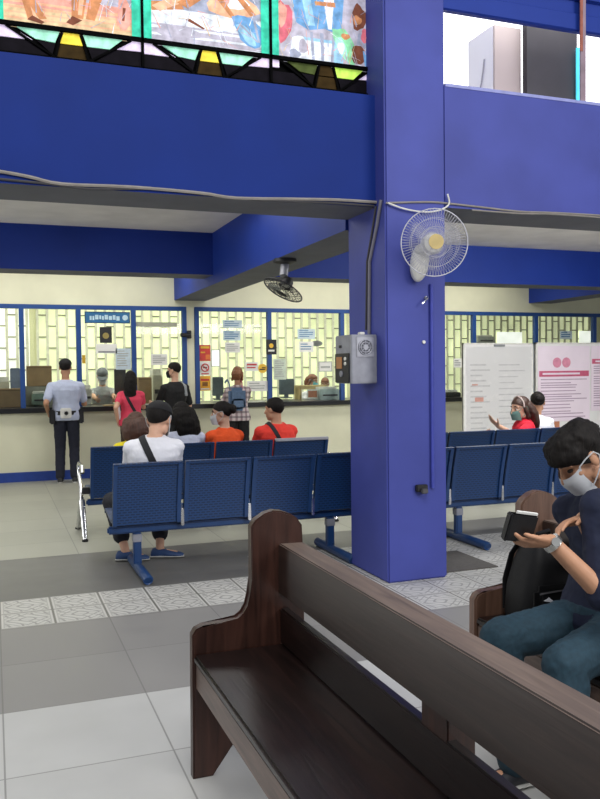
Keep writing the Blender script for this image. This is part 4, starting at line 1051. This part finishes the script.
    if 'mask' in S:
        b = BM(); rs = []
        n = 15; g = []
        for j in range(9):
            v = j/8; row = []
            for i in range(n):
                u = (i/(n-1)-.5)*2; z = -.012-.088*v+.03*u*u*(.55-v)
                bul = .121-.020*max(0, v-.35)-.045*max(0, .22-v) ; x = bul-.068*abs(u)**1.9; y = .059*math.sin(u*1.4)/math.sin(1.4)*(1-.12*v)
                row.append(b.verts.new(P(x, y, z)))
            g.append(row)
        for j in range(8):
            for i in range(n-1): b.faces.new((g[j][i], g[j][i+1], g[j+1][i+1], g[j+1][i]))
        mo = obj('face_mask', b, S['mask'], root)
        for k in (1, -1):
            b = BM(); tube(b, [P(.052, .064*k, .008), P(.02, .080*k, .022), P(-.018, .090*k, .026), P(-.03, .088*k, .0), P(-.022, .086*k, -.02), P(-.008, .081*k, -.042), P(.020, .072*k, -.066), P(.050, .058*k, -.09)], .0026*hs_, 6); obj('ear_loop', b, S.get('loop', S['mask']), mo)
    if 'strap' in S:                                                # sling strap laid on the shirt, over one shoulder and under the other arm
        from mathutils.bvhtree import BVHTree
        tb = bmesh.new(); tb.from_mesh(shirt.data); tb.transform(wmat(shirt)); tree = BVHTree.FromBMesh(tb)
        sg = S.get('strap_side', 1); D = neck-pel; c0 = pel+D*.60; dg_ = (U*.86-L*sg*.42).normalized()
        pts = []; nrm = []
        for k in range(33):
            a = 2*PI*k/32; dd = dg_*math.cos(a)+Ft*math.sin(a)
            hit = tree.ray_cast(c0+dd*.6, -dd)
            if hit[0] is not None and (hit[0]-c0).dot(dd) > 0: pts.append(hit[0]+hit[1]*.004); nrm.append(hit[1])
        tb.free()
        b = BM(); rs = []
        for k, p in enumerate(pts):
            tn = (pts[(k+1) % len(pts)]-pts[k-1]).normalized() if 0 < k < len(pts)-1 else (pts[1]-pts[-2]).normalized()
            sd = nrm[k].cross(tn).normalized(); w_ = S.get('strap_w', .02)
            rs.append([p+sd*w_+nrm[k]*.003, p-sd*w_+nrm[k]*.003, p-sd*w_-nrm[k]*.008, p+sd*w_-nrm[k]*.008])
        rings(b, rs); obj('sling_strap', b, S['strap'], root)
    S['_'] = dict(root=root, P=P, f=fl, l=ll, u=ul, Ft=Ft, L=L, U=U, F=F, neck=neck, pel=pel, lel=lel, lwr=lwr, rel=rel, rwr=rwr, shirt=shirt, lan=lan, ran=ran)
    return root

def stand(x, y, deg, s, **k):
    a = math.radians(deg); F = V((math.cos(a), math.sin(a), 0)); L = V((-F.y, F.x, 0)); p = V((x, y, 0))
    d = dict(face=a, s=s, pelvis=p+V((0, 0, .93*s)), neck=p+V((0, 0, 1.445*s)), head=p+F*.025*s+V((0, 0, 1.615*s)), lw=p+L*.25*s+F*.06*s+V((0, 0, .87*s)), rw=p-L*.25*s+F*.06*s+V((0, 0, .87*s)),
             la=p+L*.1*s+V((0, 0, .088*s)), ra=p-L*.1*s+V((0, 0, .088*s)), look=F)
    d.update(k); return d
def sit(x, y, deg, s, seat=.435, lean=-.06, **k):
    a = math.radians(deg); F = V((math.cos(a), math.sin(a), 0)); L = V((-F.y, F.x, 0)); p = V((x, y, 0))
    d = dict(face=a, s=s, pelvis=p+V((0, 0, seat+.095*s)), neck=p+F*lean+V((0, 0, seat+.60*s)), head=p+F*(lean+.03*s)+V((0, 0, seat+.765*s)), lw=p+L*.16*s+F*.34*s+V((0, 0, seat+.17*s)), rw=p-L*.16*s+F*.34*s+V((0, 0, seat+.17*s)),
             la=p+L*.11*s+F*.42*s+V((0, 0, .088*s)), ra=p-L*.11*s+F*.42*s+V((0, 0, .088*s)), look=F, kpole=F*.6+V((0, 0, 1)))
    d.update(k); return d
def at(px, py, Y): p = on_y(px, py, Y); return p

NAVYC = mat('navy_trousers', '191c2c', .85, ns=30, na=.15); BLACKC = mat('black_cotton', '151517', .9, ns=30, na=.2); WHITEC = mat('white_cotton', 'e2e3ea', .9, ns=12, na=.05); PALEB = mat('pale_blue_shirt', 'b4bcd4', .9, ns=14, na=.06)
PINKC = mat('coral_pink_cotton', 'dd4560', .9, ns=14, na=.08); REDC = mat('red_cotton', 'd8382c', .9, ns=14, na=.08); ORANGE = mat('orange_red_cotton', 'e4531f', .9, ns=14, na=.08); YELC = mat('yellow_cotton', 'e6d426', .9, ns=14, na=.06)
GREYC = mat('grey_cotton', '9ea2a4', .9, ns=14, na=.12); PLAID = plaid_material(); DENIM = mat('blue_denim', '5a708c', .9, ns=40, na=.15); CLOTHB = mat('black_strap', '1c1d22', .8)
MASKW = mat('white_mask', 'c9ccd0', .8, ns=20, na=.04); MASKT = mat('turquoise_mask', '6cc4d4', .8); MASKG = mat('grey_green_mask', '5f837c', .8)
CAPK = mat('black_cap', '131316', .85, ns=40, na=.2); CAPG = mat('grey_cap', '70757a', .85)

# ---- security guard at the counter
gx = at(66, 400, 11.72).x
sp = stand(gx, 11.72, 82, .985, shirt=PALEB, trousers=NAVYC, sleeve=.7, hair='short', cap=CAPK, hairm=HAIR, skin=SKIN, wide=1.16, shw=.195, fem=False,
           lw=(gx-.235, 11.80, .98), rw=(gx+.26, 12.05, 1.09), visible_face=False, lean=0, shoes=mat('black_shoe', '141416', .4))
r = person('uniformed guard in pale blue shirt and black cap standing at the counter', (gx, 11.72, 0), sp)
q = sp['_']; b = BM(); c = q['pel']+V((0, 0, .055))
rs = []
for z in (-.028, .028): rs.append([c+V((0, 0, z))+q['L']*(.183*math.cos(2*PI*i/24))+q['F']*(.138*math.sin(2*PI*i/24)) for i in range(24)])
rings(b, rs); bl = obj('belt', b, CLOTHB, r)
b = BM(); box(b, gx-.09, gx+.055, 11.72-.185, 11.72-.13, c.z-.07, c.z+.07, .012); pk = obj('belt_pouch', b, mat('white_pouch', 'd6d6d2', .7), r, label='white belt pouch with a dark cross mark')
b = BM(); yy = 11.72-.187
for a_ in (0, PI/4, PI/2, 3*PI/4):
    d = V((math.cos(a_), 0, math.sin(a_)))*.028; tube(b, [V((gx-.015, yy, c.z))-d, V((gx-.015, yy, c.z))+d], .007, 6)
obj('pouch_mark', b, CLOTHB, pk)
for k in (-1, 1):
    b = BM(); box(b, gx+k*.19-.035, gx+k*.19+.035, 11.62, 11.75, c.z-.15, c.z+.05, .015); obj('holster', b, CLOTHB, r)

# ---- woman in coral pink
wx = at(131, 400, 11.5).x
sp = stand(wx, 11.5, 75, .885, fem=True, shirt=PINKC, trousers=mat('dark_brown_trousers', '3a2c28', .9), sleeve=.5, hair='long', hlen=.36, visible_face=False, lw=(wx-.19, 11.5, .86), rw=(wx+.22, 11.85, 1.05), strap=CLOTHB, strap_side=-1, wide=1.12, skin=SKIN_L)
r = person('woman in a coral pink top with long black hair, standing at the counter', (wx, 11.5, 0), sp)
q = sp['_']; b = BM(); c = q['pel']; tube(b, [c+V((-.155, .0, .04)), c+V((-.172, -.01, .2)), c+V((-.165, -.01, .33))], [.016, .02, .012], 8); obj('side_panel', b, WHITEC, q['shirt'], label='white side stripe')

# ---- man in black with backpack
mx_ = at(175, 400, 11.6).x
sp = stand(mx_, 11.6, 112, .95, wide=1.1, shw=.185, shirt=BLACKC, trousers=BLACKC, sleeve=.8, hair='short', lw=(mx_-.28, 11.9, 1.07), rw=(mx_+.12, 11.9, 1.06), look=(-.85, .5, -.05), mask=mat('black_mask', '1c1c20', .8), skin=SKIN_L)
r = person('man in black T-shirt with a grey backpack strap, turned sideways at the counter', (mx_, 11.6, 0), sp)
q = sp['_']; Pb = lambda a, l_, u_: q['neck']+q['F']*a+q['L']*l_+V((0, 0, u_))
b = BM(); tube(b, [Pb(.115, -.08, -.26), Pb(.12, -.10, -.12), Pb(.03, -.115, .0), Pb(-.10, -.11, -.06), Pb(-.14, -.10, -.2)], .022, 8, squash=.4); obj('backpack_strap', b, mat('grey_webbing', '8c9094', .8), r)

# ---- woman in plaid with denim backpack
lx = at(238, 400, 11.45).x
sp = stand(lx, 11.45, 72, .91, fem=True, shirt=PLAID, trousers=BLACKC, sleeve=1.7, hair='mid', hlen=.10, hw=.078, hairm=HAIR_A, visible_face=False, lw=(lx-.14, 11.75, 1.03), rw=(lx+.27, 11.9, 1.06), wide=1.1, look=(.5, .86, -.05))
r = person('woman in plaid shirt with brown hair and a denim backpack, standing at the counter', (lx, 11.45, 0), sp)
bk = thing('backpack', 'blue denim backpack worn by the woman in the plaid shirt', 'backpack', (lx-.06, 11.28, .95))
b = BM(); box(b, -.13, .12, -.06, .055, 0, .33, .045); obj('bag', b, DENIM, bk, world=False)
b = BM(); box(b, -.10, .09, -.10, -.055, .03, .17, .03); obj('front_pocket', b, DENIM, bk, world=False)
for k in (-1, 1):
    b = BM(); tube(b, [(k*.09, .05, .30), (k*.095, .075, .39), (k*.10, .16, .44), (k*.105, .27, .40)], .018, 8, squash=.4); obj('shoulder_strap', b, mat('rose_strap', 'b0485e', .8) if k > 0 else DENIM, bk, world=False, label='rose red strap' if k > 0 else None)

# ---- man in cap on the nearest bench
cxm = at(153, 470, 6.38).x
sp = sit(cxm, 6.42, 84, 1.0, seat=.43, lean=-.06, shirt=WHITEC, trousers=mat('dark_shorts', '20222a', .9), tlen=.72, sleeve=.7, hair='short', cap=CAPK, wide=1.15, heads=1.14, look=(.55, .82, -.25), visible_face=False, strap=CLOTHB, strap_side=-1, strap_w=.026, shoes=mat('blue_shoe', '2c4672', .6), skin=SKIN_L,
         mask=MASKW, neck=V((cxm+.005, 6.33, 1.015)), head=V((cxm+.06, 6.40, 1.135)), la=V((cxm-.19, 6.62, .088)), ra=V((cxm+.09, 6.62, .088)), footd=V((.75, -.25, 0)).normalized(), lkpole=V((-.2, .5, 1)), rkpole=V((.1, .5, 1)))
person('man in white shirt and black cap with a black sling strap, seated back turned', (cxm, 6.42, 0), sp)

# ---- row of four on the chrome-legged bench
y3 = 7.93
x_ = at(135, 430, y3).x
sp = sit(x_, y3, 88, .9, seat=.43, fem=True, heads=1.22, hw=.115, shirt=YELC, trousers=DENIM, hair='mid', hlen=.2, hairm=HAIR_B, visible_face=False, wide=1.0, neck=V((x_-.03, y3-.06, .87)), head=V((x_+.01, y3, .99)), look=(.2, .95, -.3))
person('brown-haired person in yellow seated just beyond the man in the white shirt', (x_, y3, 0), sp)
x_ = at(183, 430, y3).x
sp = sit(x_, y3, 80, .92, seat=.43, fem=True, shirt=mat('white_blouse', 'c6cbe0', .9), trousers=BLACKC, hair='long', hlen=.30, hw=.12, heads=1.12, visible_face=False, wide=1.05, neck=V((x_+.02, y3-.04, .95)), head=V((x_-.01, y3+.03, 1.085)), look=(-.1, .95, -.25), hdir=(.18, -.25, -1))
person('woman with long black hair over a white blouse, seated between yellow and orange', (x_, y3, 0), sp)
x_ = at(221, 430, y3).x
sp = sit(x_, y3, 100, .97, seat=.43, shirt=ORANGE, trousers=NAVYC, hair='bun', visible_face=True, mask=MASKW, wide=1.08, neck=V((x_+.03, y3-.05, .955)), head=V((x_-.0, y3-.02, 1.09)), look=(-.92, .3, -.1), fem=True, skin=SKIN_L)
person('person in an orange shirt with black hair tied back, face turned aside in a mask', (x_, y3, 0), sp)
x_ = at(274, 430, y3).x
sp = sit(x_, y3, 96, 1., seat=.43, shirt=REDC, trousers=NAVYC, hair='short', visible_face=False, wide=1.1, strap=CLOTHB, strap_side=-1, neck=V((x_, y3-.08, .985)), head=V((x_-.015, y3-.05, 1.115)), look=(-.62, .8, -.05), skin=SKIN)
person('man in a red T-shirt with a black strap over the shoulder, seated in the row', (x_, y3, 0), sp)

# ---- woman in red and her neighbour in front of the boards
x_ = at(519, 430, 7.9).x
hp = at(490, 431.5, 7.85)
hd_ = at(520, 410, 7.9)
sp = sit(x_, 7.92, 165, 1.0, seat=.43, fem=True, heads=1.12, shirt=mat('bright_red_cotton', 'd01c34', .9), trousers=DENIM, sleeve=.45, hair='long', hlen=.30, hairm=mat('dark_brown_hair', '3a2218', .5, ns=90, na=.5, bump=.5), mask=MASKG, skin=SKIN_L, vox=.006,
         neck=V((x_+.09, 7.9, .93)), head=V((hd_.x, 7.9, 1.045)), look=(-.94, -.1, -.15), lw=(hp.x-.02, 7.66, .875), rw=(x_-.2, 8.1, .72), lpole=(.2, -.3, -.6), hdir=(.42, -.1, -1),
         la=(x_-.15, 8.38, .088), ra=(x_+.1, 8.4, .088), kpole=V((-.1, .6, 1)), hands={'l': dict(d=(-.75, .05, .62), n=(.6, .1, .75), t=(.3, -.2, .9), curl=(.12, .18, .25, .35), open=.8)})
r = person('woman in red with long brown hair and grey-green mask, arm stretched along the bench back', (x_, 7.92, 0), sp)
P = sp['_']['P']; b = BM(); tube(b, [P(.012, .083, .02), P(.012, .079, .07), P(.012, .05, .113), P(.012, 0, .131), P(.012, -.05, .113), P(.012, -.079, .07)], .0085, 8); obj('hair_band', b, mat('pale_hair_band', 'b9a8a4', .5), r)
x_ = at(541, 430, 8.0).x
sp = sit(x_, 8.0, 75, .92, seat=.43, fem=True, shirt=WHITEC, trousers=NAVYC, hair='bun', visible_face=False, neck=V((x_, 8.08, .95)), heads=1.1, head=V((at(540, 402, 8.05).x, 8.1, 1.10)), look=(.4, .9, -.1))
person('black-haired person in white seated just behind the woman in red', (x_, 8.0, 0), sp)

# ---- clerks behind the glass
def clerk(px, py, Y, label, **k):
    c = at(px, py, Y); s = k.pop('s', .95)
    d = sit(c.x, Y+.06, k.pop('deg', -90), s, seat=c.z-.765*s, shirt=GREYC, trousers=NAVYC, hair='short', skin=SKIN_L)
    d['la'] = V((c.x+.1, Y-.2, .1)); d['ra'] = V((c.x-.1, Y-.2, .1))
    d.update(k); person(label, (c.x, Y, 0), d)
c = at(103, 375, 13.42)
clerk(103, 376, 13.42, 'clerk in a grey cap and grey shirt working behind the counter glass', cap=CAPG, mask=MASKW, look=(-.1, -.8, -.45), s=1.02, lw=(c.x+.12, 12.98, 1.10), rw=(c.x-.16, 12.95, 1.10), sleeve=.6)
clerk(314.5, 381, 13.45, 'clerk with a turquoise mask behind the yellowish shelf', mask=MASKT, hairm=HAIR_A, hair='mid', hlen=.16, fem=True, look=(.6, -.75, -.25), shirt=WHITEC)
clerk(327, 384, 13.5, 'clerk in pale blue beside the one with the turquoise mask', shirt=mat('sky_blue_cotton', '6fa6c8', .9), look=(-.5, -.8, -.3), hairm=HAIR_A, mask=MASKW, s=.9)

# ---- black backpack standing on the second pew, against its end panel
BKP = mat('black_nylon', '0e0e10', .6, ns=50, na=.3, spec=.3)
t = thing('backpack', 'black backpack with a small white mark standing on the pew beside the man in navy', 'backpack', (2.085, 2.80, .468))
b = BM(); rs = []
for z, hx, hy in ((0, .125, .095), (.03, .14, .105), (.14, .125, .11), (.24, .095, .10), (.31, .07, .075), (.335, .035, .05)):
    rs.append([V((.01+.02*z+hx*math.copysign(abs(math.cos(a))**.6, math.cos(a)), hy*math.copysign(abs(math.sin(a))**.6, math.sin(a)), z)) for a in [2*PI*i/28 for i in range(28)]])
rings(b, rs); obj('bag', b, BKP, t, world=False)
b = BM(); box(b, -.10, .10, -.135, -.08, .02, .17, .024); pk = obj('front_pocket', b, BKP, t, world=False)
b = BM(); tube(b, [(-.09, -.136, .145), (0, -.138, .15), (.09, -.136, .145)], .004, 6); obj('zip', b, mat('dark_grey_plastic', '48474a'), pk, world=False)
b = BM(); prism(b, [(-.075, .118), (-.035, .108), (-.03, .114), (-.05, .130), (-.058, .124)], -.137, -.133); obj('white_mark', b, WHITEC, pk, label='small white mark', world=False)
b = BM(); tube(b, [(-.03, -.02, .32), (-.025, -.03, .36), (.03, -.03, .37), (.05, -.02, .325)], .009, 8); obj('carry_loop', b, BKP, t, world=False)
for k in (-1, 1):
    b = BM(); tube(b, [(k*.05, .06, .31), (k*.06, .095, .26), (k*.08, .115, .15), (k*.09, .10, .03)], .018, 8, squash=.4); obj('shoulder_strap', b, BKP, t, world=False)
# ---- man with the wallet (nearest figure)
MH = on_y(579, 457, 2.40)
NAVYS = mat('dark_navy_shirt', '141c36', .85, ns=30, na=.12); JEAN = mat('dark_teal_jeans', '1f3a48', .85, ns=60, na=.18, bump=.1)
lwp = on_y(551, 542, 2.17); rwp = on_y(583, 519, 2.29)
wal = on_y(521, 528, 2.175)
sp = dict(face=math.radians(184), s=1.0, th=.385, sh=.45, pelvis=V((2.07, 2.40, .575)), neck=V((2.09, 2.395, 1.05)), head=MH, look=(-.74, .07, -.67), hup=(-.5, 0, 1),
          lw=lwp, rw=rwp, lpole=(.9, -.3, -1), rpole=(.7, 1, -.25), la=V((1.71, 2.12, .09)), ra=V((1.72, 2.45, .09)), kpole=V((-.7, 0, 1)), lkpole=V((-.5, -.1, 1)), rkpole=V((-.5, .02, 1)), footd=V((-1, 0, 0)),
          shl=on_y(599, 508, 2.20), shr=V((2.06, 2.57, .955)), shirt=NAVYS, trousers=JEAN, sleeve=.98, cutf=-.1, cutz=.03, hair='thick', mask=MASKW, skin=SKIN, vox=.0045, sm=3, lids=True, wide=1.1, bend=.03, heads=.95, hs=.97,
          hands={'l': dict(d=(-.97, .14, .0), n=(.0, .38, .92), t=(-.1, -.95, .35), curl=(.42, .45, .5, .55), open=.3),
                 'r': dict(d=(-.97, -.2, -.06), n=(.1, -.45, -.9), t=(-.2, -.9, -.2), curl=(.22, .3, .4, .5), open=.4)})
r = person('man in navy shirt and teal jeans seated in profile, looking into his wallet', (2.07, 2.40, .465), sp)
q = sp['_']
# wrist watch, a part of the man
b = BM(); d = (q['lwr']-q['lel']).normalized(); a, c = frame_of(d, (0, 1, 0)); cen = q['lwr']-d*.005
rs = []
for z in (-.011, .011): rs.append([cen+d*z+a*(.0325*math.cos(2*PI*i/20))+c*(.0325*math.sin(2*PI*i/20)) for i in range(20)])
rings(b, rs); w = obj('watch', b, mat('steel_watch', 'b9b8b4', .25, .9), r, label='pale steel wrist watch')
b = BM(); n = (-q['L']*-1*.3+V((-.35, -.8, .35))).normalized(); disc(b, cen+n*.033, n, .0145, .007, 18); obj('watch_face', b, mat('watch_glass', 'a9aaa8', .2, .5), w)
# wallet held in the left hand
t = thing('wallet', 'black folded wallet held open in the hands of the man in navy', 'wallet', wal)
BLKL = mat('black_leather', '121215', .45, ns=70, na=.25, bump=.15)
ux = V((-.94, .1, .16)).normalized(); uz = V((.10, -.25, .96)).normalized(); uy = uz.cross(ux).normalized(); uz = ux.cross(uy)
def wbox(bm, x0, x1, y0, y1, z0, z1, bev):
    n0 = len(bm.verts); box(bm, x0, x1, y0, y1, z0, z1, bev)
    M = Matrix((ux, uy, uz)).transposed().to_4x4(); M.translation = wal
    bm.verts.ensure_lookup_table(); bmesh.ops.transform(bm, matrix=M, verts=bm.verts[n0:])
b = BM(); wbox(b, -.048, .05, -.016, -.006, -.046, .046, .005); obj('flap', b, BLKL, t)
b = BM(); wbox(b, -.044, .05, .004, .014, -.044, .05, .005); obj('flap', b, BLKL, t)
b = BM(); wbox(b, .042, .054, -.016, .014, -.046, .046, .004); obj('spine', b, BLKL, t)
b = BM(); wbox(b, -.044, .03, -.004, .003, .0, .056, .001); obj('paper_insert', b, PAPER, t, label='white paper edge')

# ================================================================== LIGHT AND CAMERA
def area(name, loc, target, size, power, color=(1, 1, 1), sy=None):
    l = bpy.data.lights.new(name, 'AREA'); l.energy = power; l.color = color; l.size = size
    if sy: l.shape = 'RECTANGLE'; l.size_y = sy
    o = bpy.data.objects.new(name, l); COL.objects.link(o); o.location = loc
    o.rotation_euler = (V(target)-V(loc)).to_track_quat('-Z', 'Y').to_euler()
    return o
area('daylight_from_nave', (6.5, -3.5, 5.0), (2.8, 5.2, 1.6), 4.5, 470, (1, .98, .98))
area('daylight_overhead', (0, -.5, 6.5), (1.2, 3.5, 0), 4, 360, (1, .99, .97))
area('daylight_side_door', (-4.6, 8.5, 2.0), (2, 8.5, .6), 2.6, 90, (1, .99, .95), 2.2)
area('counter_lamp', (1.2, 11.2, 3.1), (1.2, 11.7, 0), 4.5, 46, (1, .98, .90), .5)
area('counter_lamp', (6.0, 11.2, 3.1), (6.0, 11.7, 0), 4.5, 46, (1, .98, .90), .5)
area('office_lamp', (1.0, 13.6, 3.1), (1.0, 13.7, 0), 4.5, 85, (1, .99, .9), .8)
area('office_lamp', (6.0, 13.6, 3.1), (6.0, 13.7, 0), 5.5, 100, (1, .99, .9), .8)
area('waiting_area_fill', (6.2, 7.2, 3.12), (6.4, 8.6, 0), 3, 185, (1, .99, .96), 1.2)  # added light without a fitting, brightens the notice boards
area('gallery_fill', (4.2, 5.45, 4.9), (4.2, 6.6, 3.8), 2.2, 26, (1, .99, .97), .5)  # added light hidden behind the header to brighten the cabinet
area('waiting_area_fill', (.6, 7.4, 3.15), (.6, 7.4, 0), 3.6, 45, (1, .99, .95), 1.6)  # added light without a fitting, lifts the benches and counter front
wd = bpy.data.worlds.new('hall_ambience'); scene.world = wd; wd.use_nodes = True
bg = wd.node_tree.nodes['Background']; bg.inputs[0].default_value = (.80, .84, .92, 1); bg.inputs[1].default_value = .33

cam = bpy.data.cameras.new('camera'); cam.sensor_fit = 'HORIZONTAL'; cam.sensor_width = 36; cam.lens = FOC*36/600
co = bpy.data.objects.new('camera', cam); COL.objects.link(co)
M = Matrix((_R, _U, -_F)).transposed().to_4x4(); M.translation = CAM; co.matrix_world = M
cam.clip_start = .05; scene.camera = co
scene.view_settings.view_transform = 'Standard'; scene.view_settings.look = 'None'; scene.view_settings.exposure = 0; scene.view_settings.gamma = 1
